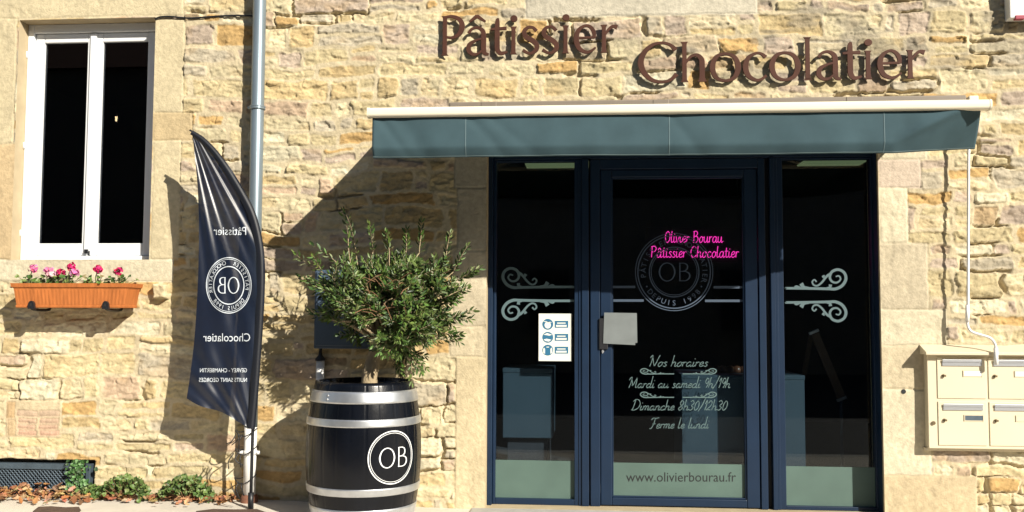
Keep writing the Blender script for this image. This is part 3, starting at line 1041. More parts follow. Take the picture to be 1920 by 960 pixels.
# poster and paper note
PY_ = GY - .006
pmp = gmap(PY_)
q = MB()
x0, x1, z0, z1 = RC(1010, 588, 1072, 677, PY_)
q.box(x0, x1, PY_, PY_ + .002, z0, z1)
poster = thing('safety_poster', 'white hygiene poster with three round blue pictograms on the left shop window', 'poster', ((x0 + x1) / 2, PY_, z0))
q.build('paper_sheet', M['poster'], poster)
pl = gmap(PY_ - .0006)
pl2 = gmap(PY_ - .0012)
for k, cy in enumerate((608, 632.5, 656.5)):
    q = MB()
    disc(q, 1027, -cy, 10.3, pl, n=28)
    q.build('pictogram', M['blue'], poster)
    q = MB()
    if k == 0:        # face with mask
        disc(q, 1027, -cy - 1.5, 6, pl2, ry=6.5)
        poly(q, [(1019, -cy + 5), (1034, -cy + 3), (1034, -cy + 4), (1019, -cy + 6.3)], pl2)
    elif k == 1:      # hands
        poly(q, [(1019, -cy + 5), (1026, -cy + 8), (1035, -cy + 5), (1030, -cy + 3), (1025, -cy + 4)], pl2)
        poly(q, [(1019, -cy - 4), (1025, -cy - 2.5), (1034, -cy - 4.5), (1029, -cy - 8), (1023, -cy - 7)], pl2)
    else:             # two figures kept apart
        poly(q, [(1018.5, -cy - 5), (1022, -cy - 7), (1022, -cy + 2), (1020, -cy + 5), (1018.5, -cy + 2)], pl2)
        poly(q, [(1032, -cy - 7), (1035.5, -cy - 5), (1035.5, -cy + 2), (1034, -cy + 5), (1032, -cy + 2)], pl2)
        poly(q, [(1024.5, -cy + 5), (1029.5, -cy + 5), (1029.5, -cy + 6.5), (1024.5, -cy + 6.5)], pl2)
    q.build('pictogram_figure', M['poster'], poster)
    q = MB()
    poly(q, [(1040, -cy - 6.5), (1065.5, -cy - 6.5), (1065.5, -cy + 6.5), (1040, -cy + 6.5)], pl)
    q.build('caption_panel', M['blue'], poster)
    q = MB()
    poly(q, [(1042.5, -cy - 4.6), (1062.5, -cy - 4.6), (1062.5, -cy - 1.2), (1042.5, -cy - 1.2)], pl2)
    poly(q, [(1044.5, -cy + 1.2), (1060.5, -cy + 1.2), (1060.5, -cy + 3.2), (1044.5, -cy + 3.2)], pl2)
    q.build('caption_text', M['poster'], poster)
NY = SY - .016
note = thing('paper_notice', 'blank grey sheets of paper hung over the shop door handle', 'notice', P(1163, 645, NY))
def sheet(pts, Y, curl):
    q = MB()
    (a, b, c, d) = pts
    n = 8
    vv, ff = [], []
    for i in range(n + 1):
        for j in range(n + 1):
            s, t = i / n, j / n
            px = (a[0] * (1 - s) + b[0] * s) * (1 - t) + (d[0] * (1 - s) + c[0] * s) * t
            py = (a[1] * (1 - s) + b[1] * s) * (1 - t) + (d[1] * (1 - s) + c[1] * s) * t
            p = P(px, py, Y)
            vv.append((p.x, Y - curl * (math.sin(s * 3.1) * .6 + s * t) + .001 * math.sin(5 * t), p.z))
    for i in range(n):
        for j in range(n):
            k = i * (n + 1) + j
            ff.append((k, k + n + 1, k + n + 2, k + 1))
    q.add(vv, ff)
    o = q.build('paper_sheet', M['note'], note)
    so = o.modifiers.new('s', 'SOLIDIFY')
    so.thickness = .0006
sheet([(1136, 586), (1194, 587), (1195, 643), (1140, 640)], NY + .004, .0)
sheet([(1133, 586), (1192, 588), (1191, 647), (1131, 644)], NY, .0)

# ------------------------------------------------------------------ inside the shop
NEY = 2.4
nf = gmap(NEY)
neon = thing('neon_sign', 'pink neon handwriting glowing behind the shop door glass', 'neon sign', P(1310, 485, NEY))
q = MB()
handwrite(q, 'Olivier Bourau', nf, 1246, 1355, -454.5, 21, 2, .1, tube=.0034, low=1.05)
q.build('neon_line', M['neon'], neon, smooth=True)
q = MB()
handwrite(q, 'Pâtissier Chocolatier', nf, 1220, 1385, -482.5, 21, 2, .1, tube=.0034, low=1.05)
q.build('neon_line', M['neon'], neon, smooth=True)
q = MB()
x0, x1, z0, z1 = RC(1210, 428, 1394, 492, NEY + .02)
q.box(x0, x1, NEY + .016, NEY + .022, z0, z1)
for x in (x0 + .05, x1 - .05):
    q.tube([(x, NEY + .019, z1 - .01), (x, NEY + .019, 2.62)], .002, 6)
q.build('backing_panel', M['navy_dark'], neon)
lamps = []
for k, (a, b, lab) in enumerate(((984, 1130, 'lit ceiling lamp panel seen at the top of the left shop window'), (1508, 1628, 'lit ceiling lamp panel seen at the top of the right shop window'))):
    x0, x1 = P(a, 305, 2.3).x, P(b, 305, 2.3).x
    q = MB()
    q.box(x0 - .01, x1 + .01, 2.02, 2.60, 2.575, 2.619)
    t = thing('ceiling_lamp', lab, 'ceiling lamp', ((x0 + x1) / 2, 2.28, 2.619), 'ceiling lamps in the shop')
    q.build('housing', M['room'], t)
    q = MB()
    q.box(x0, x1, 2.03, 2.59, 2.565, 2.5745)
    q.build('diffuser', M['lamp'], t)


def counter(x0, x1, y0, y1, z1, label, pl_=.10):
    t = thing('shop_counter', label, 'counter', ((x0 + x1) / 2, (y0 + y1) / 2, 0))
    q = MB(); q.box(x0, x1, y0, y1, pl_, z1 - .03); q.build('cabinet', M['counter'], t, bevel=.004)
    q = MB(); q.box(x0 - .003, x1 + .003, y0 - .004, y1 + .004, z1 - .03, z1); q.build('counter_top', M['counter_top'], t, bevel=.004)
    q = MB(); q.box(x0 + .03, x1 - .03, y0 + .05, y1 - .03, .001, pl_); q.build('plinth', M['room'], t)


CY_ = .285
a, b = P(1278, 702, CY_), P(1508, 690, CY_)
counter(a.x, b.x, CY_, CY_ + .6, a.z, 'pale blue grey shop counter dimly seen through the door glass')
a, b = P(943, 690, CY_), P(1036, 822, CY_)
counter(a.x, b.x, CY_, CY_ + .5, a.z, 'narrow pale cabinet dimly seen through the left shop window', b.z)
# pastries on the counter
px_ = [1330 + 13 * k for k in range(6)]
first = None
for k, px in enumerate(px_):
    b_ = P(px, 702, CY_ + .2)
    top = P(1278, 702, CY_).z
    if first is None:
        q = MB()
        q.lathe([(.0001, .052), (.018, .048), (.029, .034), (.032, .016), (.026, .002), (.0001, .001)], 0, 0, 16)
        first = q.build('chocolate_bun', M['choc'], None, smooth=True)
        o = first
    else:
        o = first.copy()
        C.objects.link(o)
    o.location = (b_.x, CY_ + .2, top)
    tag(o, 'small dark chocolate bun in the row on top of the shop counter', 'pastry', 'chocolate buns on the counter')
# leaning board with steel ends
ab = thing('folding_board', 'dark wooden folding board with steel end caps behind the right shop window', 'board', P(1560, 760, .7))
Yb = .7
t0, t1 = P(1527, 625, Yb), P(1577, 745, Yb + .1)
def bar(q, a, b, w, d):
    a, b = Vector(a), Vector(b)
    ax = (b - a).normalized()
    s = ax.cross(Vector((0, 1, 0))).normalized()
    y = Vector((0, 1, 0))
    vv = []
    for p in (a, b):
        for (i, j) in ((-1, -1), (1, -1), (1, 1), (-1, 1)):
            vv.append(p + s * w / 2 * i + y * d / 2 * j)
    q.add(vv, [(0, 1, 2, 3), (7, 6, 5, 4), (0, 4, 5, 1), (1, 5, 6, 2), (2, 6, 7, 3), (3, 7, 4, 0)])
q = MB(); bar(q, t0, t1, .06, .03); q.build('board_panel', M['wood'], ab, bevel=.003)
ax = (t1 - t0).normalized()
for p, s in ((t0, -1), (t1, 1)):
    q = MB(); bar(q, p + ax * s * .001, p + ax * s * .022, .07, .034); q.build('end_cap', M['silver'], ab, bevel=.003)
q = MB()
foot = P(1500, 745, Yb + .35)
bar(q, t0 + Vector((-.01, .05, 0)), foot, .03, .03)
q.build('rear_leg', M['wood'], ab)
q = MB()
q.tube([(t1.x, t1.y, t1.z - .02), (t1.x, t1.y, 0.02)], .012, 8)
q.build('stand_leg', M['steel'], ab)
q = MB()
q.tube([(foot.x, foot.y, foot.z), (foot.x, foot.y, 0.02)], .012, 8)
q.build('stand_leg', M['steel'], ab)
# bulb in the house window
bp = P(218, 223, 1.4)
lb = thing('pendant_bulb', 'glowing filament bulb hanging in the dark left house window', 'light bulb', (bp.x, bp.y, bp.z))
q = MB(); q.lathe([(.002, bp.z - .035), (.02, bp.z - .02), (.022, bp.z), (.012, bp.z + .03), (.008, bp.z + .04)], bp.x, bp.y, 16)
q.build('glass_bulb', glass('bulb_glass', (.95, .9, .8)), lb, smooth=True)
q = MB(); q.tube([(bp.x - .003, bp.y, bp.z - .02), (bp.x - .006, bp.y, bp.z + .02), (bp.x + .006, bp.y, bp.z + .02), (bp.x + .003, bp.y, bp.z - .02)], .004, 6)
q.build('filament', M['bulb'], lb)
q = MB(); q.tube([(bp.x, bp.y, bp.z + .04), (bp.x, bp.y, bp.z + .075)], .011, 10); q.tube([(bp.x, bp.y, bp.z + .07), (bp.x, bp.y, 3.3)], .003, 6)
q.build('socket', M['black'], lb)

# ------------------------------------------------------------------ awning
AP = -.90
aw = thing('shop_awning', 'slate blue canvas awning with cream front bar over the shop front', 'awning', (P(1275, 190).x, 0, P(1275, 190).z))
ax0, ax1 = P(692, 210, AP).x, P(1856, 198, AP).x
az1 = (P(692, 200, AP).z + P(1856, 186, AP).z) / 2
az0 = (P(692, 218, AP).z + P(1856, 206, AP).z) / 2
q = MB()                                    # front bar, rounded profile
prof = []
hh = (az1 - az0) / 2
zc = (az0 + az1) / 2
for k in range(24):
    a = 2 * math.pi * k / 24
    ca_, sa_ = math.cos(a), math.sin(a)
    prof.append((AP + .03 - .034 * math.copysign(abs(ca_) ** .6, ca_), zc + hh * math.copysign(abs(sa_) ** .6, sa_)))
n = len(prof)
q.add([(ax0, y, z) for y, z in prof] + [(ax1, y, z) for y, z in prof],
      [(i, n + i, n + (i + 1) % n, (i + 1) % n) for i in range(n)] + [tuple(range(n)), tuple(range(2 * n - 1, n - 1, -1))])
q.build('front_bar', M['cream_white'], aw, smooth=False)
for x, s in ((ax0, -1), (ax1, 1)):
    q = MB(); q.add([(x + s * .001, AP + .03 + (y - AP - .03) * 1.05, zc + (z - zc) * 1.06) for y, z in prof] + [(x + s * .012, AP + .03 + (y - AP - .03) * 1.05, zc + (z - zc) * 1.06) for y, z in prof],
             [(i, n + i, n + (i + 1) % n, (i + 1) % n) for i in range(n)] + [tuple(range(n)), tuple(range(2 * n - 1, n - 1, -1))])
    q.build('end_cap', M['cream_white'], aw)
cz1 = P(1275, 190, -.05).z
q = MB()
q.box(ax0 + .34, P(1810, 190, -.1).x, -.125, -.02, cz1 - .10, cz1)
q.build('wall_cassette', M['cassette'], aw, bevel=.010)
for x in (ax0 + .6, (ax0 + ax1) / 2, ax1 - .5):
    q = MB(); q.box(x - .05, x + .05, -.128, .02, cz1 - .06, cz1 - .004); q.build('wall_bracket', M['cassette'], aw, bevel=.004)
# sloping canvas
q = MB()
nu, nv = 60, 12
for i in range(nu + 1):
    for j in range(nv + 1):
        s, t = i / nu, j / nv
        q.v.append((ax0 + .015 + (ax1 - ax0 - .03) * s, -.12 + (AP + .05 + .12) * t, (cz1 - .075) * (1 - t) + (az1 - .03) * t - .02 * math.sin(math.pi * t)))
        q.c.append((1, 1, 1))
q.f = [(i * (nv + 1) + j, (i + 1) * (nv + 1) + j, (i + 1) * (nv + 1) + j + 1, i * (nv + 1) + j + 1) for i in range(nu) for j in range(nv)]
o = q.build('canvas_roof', M['canvas'], aw, smooth=True)
so = o.modifiers.new('s', 'SOLIDIFY'); so.thickness = .002
# folding arms under the canvas
for x, s in ((ax0 + .35, 1), (ax1 - .4, -1)):
    q = MB()
    el = (x + s * .75, -.42, cz1 - .14)
    q.tube([(x, -.1, cz1 - .09), el], .02, 10)
    q.tube([el, (x + s * .1, AP + .05, zc)], .018, 10)
    q.build('folding_arm', M['cream_white'], aw, smooth=True)
# valance
vx0, vx1 = P(696, 250, AP).x, P(1848, 240, AP).x
vz0 = P(1000, 291, AP).z
nu, nv = 240, 26
VP = []
def valance(s, t):
    x = vx0 + (vx1 - vx0) * s
    y = AP + .028 + .004 * math.sin(s * 31) * t + .007 * math.sin(s * 12 + 1) * t + .002 * math.sin(s * 95) * t
    z = az0 + .004 + (vz0 - az0 - .004) * t
    d = max(0, (s - .86) / .14)                      # the corner is pulled back and twisted up
    fold = max(0.0, d + t - .75)
    y += .17 * fold ** 1.2
    x += .05 * d * t
    z += .042 * d * t + .01 * fold
    x -= .012 * d * t
    y -= .014 * math.exp(-((d + t - .72) / .14) ** 2) * min(1, d * 3)
    y -= .012 * math.exp(-((s - .012 + .03 * t) / .02) ** 2) * t
    y += .006 * math.exp(-((s - .045 - .05 * t) / .02) ** 2)
    for (s0, k0, w0, a0) in ((.012, .05, .010, .006), (.165, .06, .012, .006), (.20, .08, .014, .004), (.50, .05, .012, .005), (.53, -.04, .02, .003), (.70, .10, .03, .003)):
        y += a0 * math.exp(-((s - s0 - k0 * t) / w0) ** 2) * (1 - .5 * t)
    return (x, y, z)
q = MB()
for i in range(nu + 1):
    for j in range(nv + 1):
        q.v.append(valance(i / nu, j / nv)); q.c.append((1, 1, 1))
q.f = [(i * (nv + 1) + j, i * (nv + 1) + j + 1, (i + 1) * (nv + 1) + j + 1, (i + 1) * (nv + 1) + j) for i in range(nu) for j in range(nv)]
val = q.build('valance', M['canvas'], aw, smooth=True)
so = val.modifiers.new('s', 'SOLIDIFY'); so.thickness = .002; so.offset = 1
q = MB()
for px in (872, 1256, 1661):
    s = (P(px, 250, AP).x - vx0) / (vx1 - vx0)
    pts = [valance(s, t / 20) for t in range(21)]
    for a, b in zip(pts[:-1], pts[1:]):
        w = .0022
        q.add([(a[0] - w, a[1] - .004, a[2]), (a[0] + w, a[1] - .004, a[2]), (b[0] + w, b[1] - .004, b[2]), (b[0] - w, b[1] - .004, b[2])], [(0, 1, 2, 3)])
for (ta, tb) in ((.965, .985),):
    for i in range(nu):
        s0, s1 = i / nu, (i + 1) / nu
        c = [valance(s0, ta), valance(s1, ta), valance(s1, tb), valance(s0, tb)]
        q.add([(p[0], p[1] - .004, p[2]) for p in c], [(3, 2, 1, 0)])
q.build('seam', M['seam'], val)
# crank rod
CRY = -.115
pts = [P(1818, 215, CRY), P(1816, 300, CRY), P(1815, 560, CRY), P(1814, 600, CRY)]
q = MB()
q.tube(pts, .0085, 10)
q.build('crank_rod', M['white_paint'], aw, smooth=True)
q = MB()
pts = [P(1814, 598, CRY), P(1815, 612, CRY - .004), P(1822, 622, CRY - .012), P(1840, 628, CRY - .02), P(1857, 634, CRY - .026), P(1866, 646, CRY - .028), P(1867, 660, CRY - .028)]
q.tube(cr([tuple(p) for p in pts], 5), .008, 10)
q.tube([P(1814, 572, CRY), P(1814, 604, CRY)], .012, 12)
q.tube([P(1867, 652, CRY - .028), P(1868, 684, CRY - .028)], .0125, 12)
q.build('crank_handle', M['white_paint'], aw, smooth=True)
q = MB()
a = P(1820, 186, -.08)
q.box(a.x - .028, a.x + .03, -.13, -.01, a.z - .14, a.z + .012)
q.build('gear_box', M['cream_white'], aw, bevel=.006)

# ------------------------------------------------------------------ downpipe
DPY = -.085
dp = thing('downpipe', 'grey zinc downpipe on the stone wall with a white lower section', 'downpipe', (P(468, 940, DPY).x, DPY, 0))
dxp = (P(486, 100, DPY).x + P(468, 850, DPY).x) / 2
zs1 = P(468, 800, DPY).z
q = MB(); q.tube([(dxp, DPY, zs1), (dxp, DPY, 1.5), (dxp, DPY, 6.8)], .043, 28); q.build('upper_pipe', M['zinc'], dp, smooth=True)
q = MB(); q.tube([(dxp, DPY, .04), (dxp, DPY, zs1 + .05)], .040, 28); q.build('lower_pipe', M['white_paint'], dp, smooth=True)
for py in (202,):
    z = P(486, py, DPY).z
    q = MB(); q.lathe([(.0435, z - .014), (.052, z - .012), (.052, z - .003), (.0475, z), (.052, z + .003), (.052, z + .010), (.0435, z + .012)], dxp, DPY, 32)
    q.tube([(dxp - .045, DPY, z), (dxp - .065, DPY, z)], .009, 8)
    q.tube([(dxp, DPY + .04, z), (dxp, .02, z)], .008, 8)
    q.build('pipe_collar', M['zinc'], dp, smooth=True)
z = P(468, 848, DPY).z
q = MB(); q.lathe([(.0405, z - .014), (.0455, z - .012), (.0455, z + .012), (.0405, z + .014)], dxp, DPY, 32)
for s in (-1, 1):
    q.tube([(dxp + s * .044, DPY - .01, z), (dxp + s * .068, DPY - .01, z)], .012, 10)
q.tube([(dxp, DPY + .04, z), (dxp, .02, z)], .008, 8)
q.build('pipe_clip', M['white_paint'], dp, smooth=True)
q = MB(); q.lathe([(.055, -.01), (.055, .03), (.048, .045), (.041, .05)], dxp, DPY, 32); q.build('pipe_foot', pm('rusty_iron', (.20, .085, .05), .8, var=.3), dp, smooth=True)

# ------------------------------------------------------------------ feather flag
FLY = -.33
fedge = [(361, 244), (383, 258), (408, 283), (434, 318), (458, 357), (478, 396), (490, 438), (496, 480), (497, 530), (494, 600), (490, 660), (485, 730), (478, 805)]
ledge = [(360, 246), (366, 300), (371, 360), (373, 430), (372, 500), (369, 570), (364, 640), (357, 700), (350, 747)]
fe, le_ = cr(fedge, 10), cr(ledge, 10)
def along(path, y):
    for a, b in zip(path[:-1], path[1:]):
        if a[1] <= y <= b[1]:
            t = (y - a[1]) / max(1e-6, b[1] - a[1])
            return a[0] + (b[0] - a[0]) * t
    return path[-1][0] if y > path[-1][1] else path[0][0]
def flagY(px, py):
    py = max(py, 246)
    ang = math.atan2(px - 352, max(4, py - 225))
    dist = math.hypot(px - 352, py - 225)
    a = min(1, dist / 160)
    w = .0055 * a * math.sin(ang * 62) + .004 * math.sin(ang * 23 + .6) * a
    w *= 1.0 - .65 * min(1, max(0, (py - 430) / 260))
    w += .006 * math.sin((px - 360) * .09 + (py) * .022) * min(1, max(0, (py - 420) / 120))
    # pull lines running down to the bottom corner at the pole
    a2 = math.atan2(px - 486, max(4, 850 - py))
    w += .006 * math.sin(a2 * 30) * min(1, max(0, (py - 560) / 150))
    return FLY + w
flag = thing('feather_flag', 'dark navy feather flag with mirrored white print in front of the downpipe', 'flag', (P(472, 948, FLY + .03).x, FLY + .03, 0))
nv, nu = 110, 40
q = MB()
for j in range(nv + 1):
    t = j / nv
    for i in range(nu + 1):
        s = i / nu
        yl = 246 + (747 - 246) * t
        yr = 246 + (803 - 246) * t
        xl, xr = along(le_, yl), along(fe, yr) - 1
        if t < 1e-9: xl, xr = 360, 363
        px, py = xl + (xr - xl) * s, yl + (yr - yl) * s + 3 * math.sin(s * 9) * (t > .99)
        p = P(px, py, flagY(px, py)); q.v.append(tuple(p)); q.c.append((1, 1, 1))
q.f = [(j * (nu + 1) + i, (j + 1) * (nu + 1) + i, (j + 1) * (nu + 1) + i + 1, j * (nu + 1) + i + 1) for j in range(nv) for i in range(nu)]
fab = q.build('flag_fabric', M['flag'], flag, smooth=True)
q = MB()                                           # sleeve: flat band round the pole
sl_ = fe
for k, (x, y) in enumerate(sl_):
    a = sl_[max(k - 1, 0)]; b = sl_[min(k + 1, len(sl_) - 1)]
    dx, dy = b[0] - a[0], b[1] - a[1]
    l = math.hypot(dx, dy)
    w = 15 if y > 330 else 9 + 6 * (y - 244) / 86
    nx, ny = -dy / l, dx / l                           # towards the inside (left)
    if nx > 0: nx, ny = -nx, -ny
    ys = min(y + ny * w, 803)
    for f_, dY in ((0, .012), (.25, -.010), (.6, -.013), (1, -.004)):
        p = P(x + nx * w * f_, y + ny * w * f_, FLY - .004 + dY); q.v.append(tuple(p)); q.c.append((1, 1, 1))
n = len(sl_)
q.f = [(4 * k + c, 4 * (k + 1) + c, 4 * (k + 1) + c + 1, 4 * k + c + 1) for k in range(n - 1) for c in range(3)]
q.build('pole_sleeve', M['sleeve'], fab, smooth=True)
q = MB()
pole = [P(x - 5, y, FLY + .012) for x, y in fe[:-3]] + [P(474, 800, FLY + .02), P(472, 870, FLY + .025), P(470, 948, FLY + .03)]
pole[-1].z = 0.0
q.tube(pole, [.006 + .004 * min(1, k / 50) for k in range(len(pole))], 10)
q.build('flag_pole', M['black'], flag, smooth=True)
b0 = pole[-1]
q = MB(); q.tube([(b0.x, b0.y, .0), (b0.x, b0.y, .10)], .018, 12)
q.build('flag_base', M['black'], flag, smooth=True)
# ties to the downpipe
for py in (815, 850, 905):
    z = P(472, py, FLY).z
    q = MB()
    pts = []
    for k in range(22):
        a = 2 * math.pi * k / 21
        pts.append((dxp + .05 * math.cos(a), (DPY - .05) + (.10 if math.sin(a) > 0 else .175) * math.sin(a), z + .012 * math.sin(2 * a) + .008 * math.cos(3 * a)))
    q.tube(pts, .0035, 6)
    r2 = random.Random(py)
    for s in range(3):
        e = Vector((dxp + r2.uniform(-.04, .05), FLY - .01, z))
        q.tube(cr([tuple(e), tuple(e + Vector((r2.uniform(-.03, .03), -.02, r2.uniform(-.05, -.02)))), tuple(e + Vector((r2.uniform(-.06, .06), -.01, r2.uniform(-.11, -.05))))], 4), .0035, 6)
    q.build('tie', M['black'], flag, smooth=True)


def fmap(px, py, d):
    """flag print; py negated"""
    return tuple(P(px, -py, flagY(px, -py) - .0035 - d))
def mirror(cx):
    return lambda x, y, d: fmap(2 * cx - x, y, d)
q = MB(); put_text(q, 'Pâtissier', mirror(431), width=61, height=15, ox=431, oy=-440.5); q.build('word_print', M['white_print'], fab)
q = MB(); put_text(q, 'Chocolatier', mirror(425), width=88, height=15, ox=425, oy=-640); q.build('word_print', M['white_print'], fab)
q = MB(); put_text(q, 'GEVREY - CHAMBERTIN', mirror(419), width=88, height=7.5, ox=419, oy=-698); q.build('small_print', M['white_print'], fab)
q = MB(); put_text(q, 'NUITS SAINT GEORGES', mirror(418), width=90, height=7.5, ox=418, oy=-716); q.build('small_print', M['white_print'], fab)
q = MB()
mf = mirror(429)
for r, w in ((42, 1.6), (39.5, .9), (28.5, 1.8)):
    ring(q, 429, -535, r, w, mf, ry=r * 1.24)
monogram(q, 429, -535, 40, 30, mf)
for s, am, sp_, ins in (('PÂTISSIER', 148, 80, False), ('CHOCOLATIER', 30, 92, False), ('DEPUIS 1998', 270, 95, True)):
    arc_text(q, s, mf, 429, -535, 34.5, 6, am, sp_, ins, ry=34.5 * 1.24)
q.build('round_emblem', M['white_print'], fab)

# ------------------------------------------------------------------ window box with geraniums
BY0, BY1 = -.235, -.045
fb = thing('flower_box', 'terracotta coloured window box on black hooks below the window sill', 'planter', (P(142, 578, -.14).x, -.14, P(142, 578, -.14).z))
x0, x1, z0, z1 = RC(23, 531, 238, 577, BY0)
q = MB()
tp, bt = (x0, x1, BY0, BY1), (x0 + .022, x1 - .022, BY0 + .02, BY1 - .015)
n = 60
def boxring(b, z, corr=0):
    a0, a1, c0, c1 = b
    out = []
    for k in range(n): out.append((a0 + (a1 - a0) * k / n, c0 - corr * (k % 2), z))
    for k in range(8): out.append((a1, c0 + (c1 - c0) * k / 8, z))
    for k in range(n): out.append((a1 - (a1 - a0) * k / n, c1, z))
    for k in range(8): out.append((a0, c1 - (c1 - c0) * k / 8, z))
    return out
def grow(b, g): return (b[0] - g, b[1] + g, b[2] - g, b[3] + g)
H_ = z1 - z0
def lerpb(t): return tuple(bt[i] + (tp[i] - bt[i]) * t for i in range(4))
rings = [boxring(lerpb(0), z0), boxring(grow(lerpb(.02), .004), z0 + .002), boxring(grow(lerpb(.09), .004), z0 + .014), boxring(lerpb(.1), z0 + .017),
         boxring(lerpb(.14), z0 + .025, .0014), boxring(lerpb(.72), z0 + H_ * .72, .0014), boxring(lerpb(.74), z0 + H_ * .75), boxring(grow(lerpb(.80), .002), z0 + H_ * .80), boxring(grow(lerpb(.84), .010), z0 + H_ * .84),
         boxring(grow(tp, .011), z1), boxring(grow(tp, -.008), z1), boxring(grow(tp, -.012), z1 - .03)]
nn = len(rings[0])
ff = [(r * nn + k, r * nn + (k + 1) % nn, (r + 1) * nn + (k + 1) % nn, (r + 1) * nn + k) for r in range(len(rings) - 1) for k in range(nn)]
ff.append(tuple(range(nn - 1, -1, -1)))
q.add([p for r in rings for p in r], ff)
q.build('trough', M['terracotta'], fb)
q = MB(); q.box(x0 + .012, x1 - .012, BY0 + .012, BY1 - .012, z1 - .06, z1 - .028); q.build('soil', M['soil'], fb)
for px in (60, 199):
    bx = P(px, 570, BY0).x
    q = MB()
    q.tube(cr([(bx, .02, z1 + .02), (bx, -.035, z1 + .02), (bx, -.035, z0 + .03), (bx, -.04, z0 - .012), (bx, BY0 + .02, z0 - .012), (bx, BY0 - .006, z0 + .012), (bx, BY0 - .012, z0 + .03)], 4), .009, 8)
    # the flat hook head seen at the front
    vv = [(bx + .021 * math.cos(math.pi * k / 10), BY0 - .014, z0 + .012 + .032 * math.sin(math.pi * k / 10)) for k in range(11)] + [(bx - .02, BY0 - .014, z0 - .008), (bx + .024, BY0 - .014, z0 - .008)]
    m_ = len(vv)
    q.add(vv + [(a, b + .02, c) for a, b, c in vv], [tuple(range(m_)), tuple(range(2 * m_ - 1, m_ - 1, -1))] + [(k, m_ + k, m_ + (k + 1) % m_, (k + 1) % m_) for k in range(m_)])
    q.build('hook', M['black'], fb)


def round_leaf(q, c, nrm, r, col, seg=9, cup=.25, rr=rng):
    nrm = nrm.normalized()
    a = nrm.orthogonal().normalized()
    b = nrm.cross(a)
    ph = rr.random() * 6.28
    vv = [c + nrm * r * -cup]
    for k in range(seg):
        t = ph + 2 * math.pi * k / seg
        s = r * (.88 + .2 * math.sin(3.5 * t + ph))
        vv.append(c + a * math.cos(t) * s + b * math.sin(t) * s + nrm * r * cup * .3 * rr.uniform(-1, 1))
    q.add(vv, [(0, 1 + k, 1 + (k + 1) % seg) for k in range(seg)], col)


def petal_head(q, c, r, col, rr):
    for k in range(34):
        d = Vector((rr.gauss(0, 1), rr.gauss(0, 1), rr.gauss(0, 1) * .8 + .2)).normalized()
        cc = tuple(min(.9, x * rr.uniform(.75, 1.25)) for x in col)
        round_leaf(q, c + d * r * rr.uniform(.55, 1), d + Vector((rr.uniform(-.4, .4), rr.uniform(-.4, .4), rr.uniform(-.4, .4))), r * .42, cc, 6, .2, rr)


PK, RD, WP = (.62, .16, .34), (.50, .012, .10), (.66, .40, .46)
FL = [([(62, 503, PK)], 'geranium with one pale pink head at the left end of the flower box', 62),
      ([(91, 507, PK), (96, 514, WP)], 'geranium with pale pink heads second from the left end of the box', 92),
      ([(133, 501, RD), (115, 512, RD), (140, 511, PK)], 'bushy geranium with mixed red and pink heads near the box middle', 126),
      ([(184, 505, RD)], 'geranium with one large crimson head right of the box middle', 182),
      ([(222, 508, RD)], 'geranium with a crimson head over dark stems at the right end of the flower box', 222)]
for k, (heads, lab, px0) in enumerate(FL):
    rr = random.Random(40 + k)
    base = P(px0, 540, -.13)
    base.z = z1 - .03
    t = thing('geranium', lab, 'flowering plant', tuple(base), 'geraniums in the window box')
    st_ = MB(); lf = MB(); pe = MB()
    for (px, py, col) in heads:
        hd = P(px, py, -.15 + rr.uniform(-.03, .03))
        st_.tube(cr([tuple(base + Vector((rr.uniform(-.02, .02), 0, 0))), tuple((base + hd) / 2 + Vector((rr.uniform(-.02, .02), 0, .0))), tuple(hd)], 4), .0032, 6)
        petal_head(pe, hd, .031, col, rr)
    for j in range(34):
        c = base + Vector((rr.gauss(0, .045), rr.gauss(0, .04), rr.uniform(.01, .085)))
        col = rr.choice([(.05, .12, .02), (.09, .17, .03), (.14, .19, .05), (.20, .16, .08), (.03, .07, .015)])
        round_leaf(lf, c, Vector((rr.uniform(-.6, .6), rr.uniform(-1, .1), rr.uniform(.2, 1))), rr.uniform(.011, .022), col, 9, .2, rr)
        st_.tube([tuple(base), tuple(c)], .0018, 5)
    st_.build('stem', pm('green_stem', (.12, .15, .05), .7), t)
    lf.build('foliage', M['plant'], t)
    pe.build('flower_head', M['petal'], t)

# ------------------------------------------------------------------ letter boxes
MBY = -.075
mbx0, mbx1, mbz0, mbz1 = RC(1740, 662, 1965, 842, MBY)
mx = thing('letter_box_bank', 'cream metal bank of letter boxes with a sloped hood beside the shop', 'letter boxes', ((mbx0 + mbx1) / 2, 0, mbz0))
q = MB()
q.box(mbx0, mbx1, MBY, .01, mbz0, mbz1)
q.box(mbx0 - .012, mbx1 + .012, MBY + .03, .012, mbz0 - .018, mbz0 - .0005)
q.build('cabinet', M['cream'], mx, bevel=.003)
hz0, hz1 = P(1740, 665, MBY - .03).z, P(1740, 650, MBY).z
q = MB()
hx0, hx1 = mbx0 - .022, mbx1 + .02
pr = [(MBY - .05, hz0), (MBY - .05, hz0 + .016), (.0, hz1 + .014), (.012, hz1 + .014), (.012, hz0)]
q.add([(hx0, y, z) for y, z in pr] + [(hx1, y, z) for y, z in pr], [tuple(range(4, -1, -1)), tuple(range(5, 10))] + [(k, (k + 1) % 5, 5 + (k + 1) % 5, 5 + k) for k in range(5)])
q.build('hood', M['cream'], mx, bevel=.002)
row_px = ((670, 747), (753, 835))
colx = ((1758, 1849), (1854, 1946))
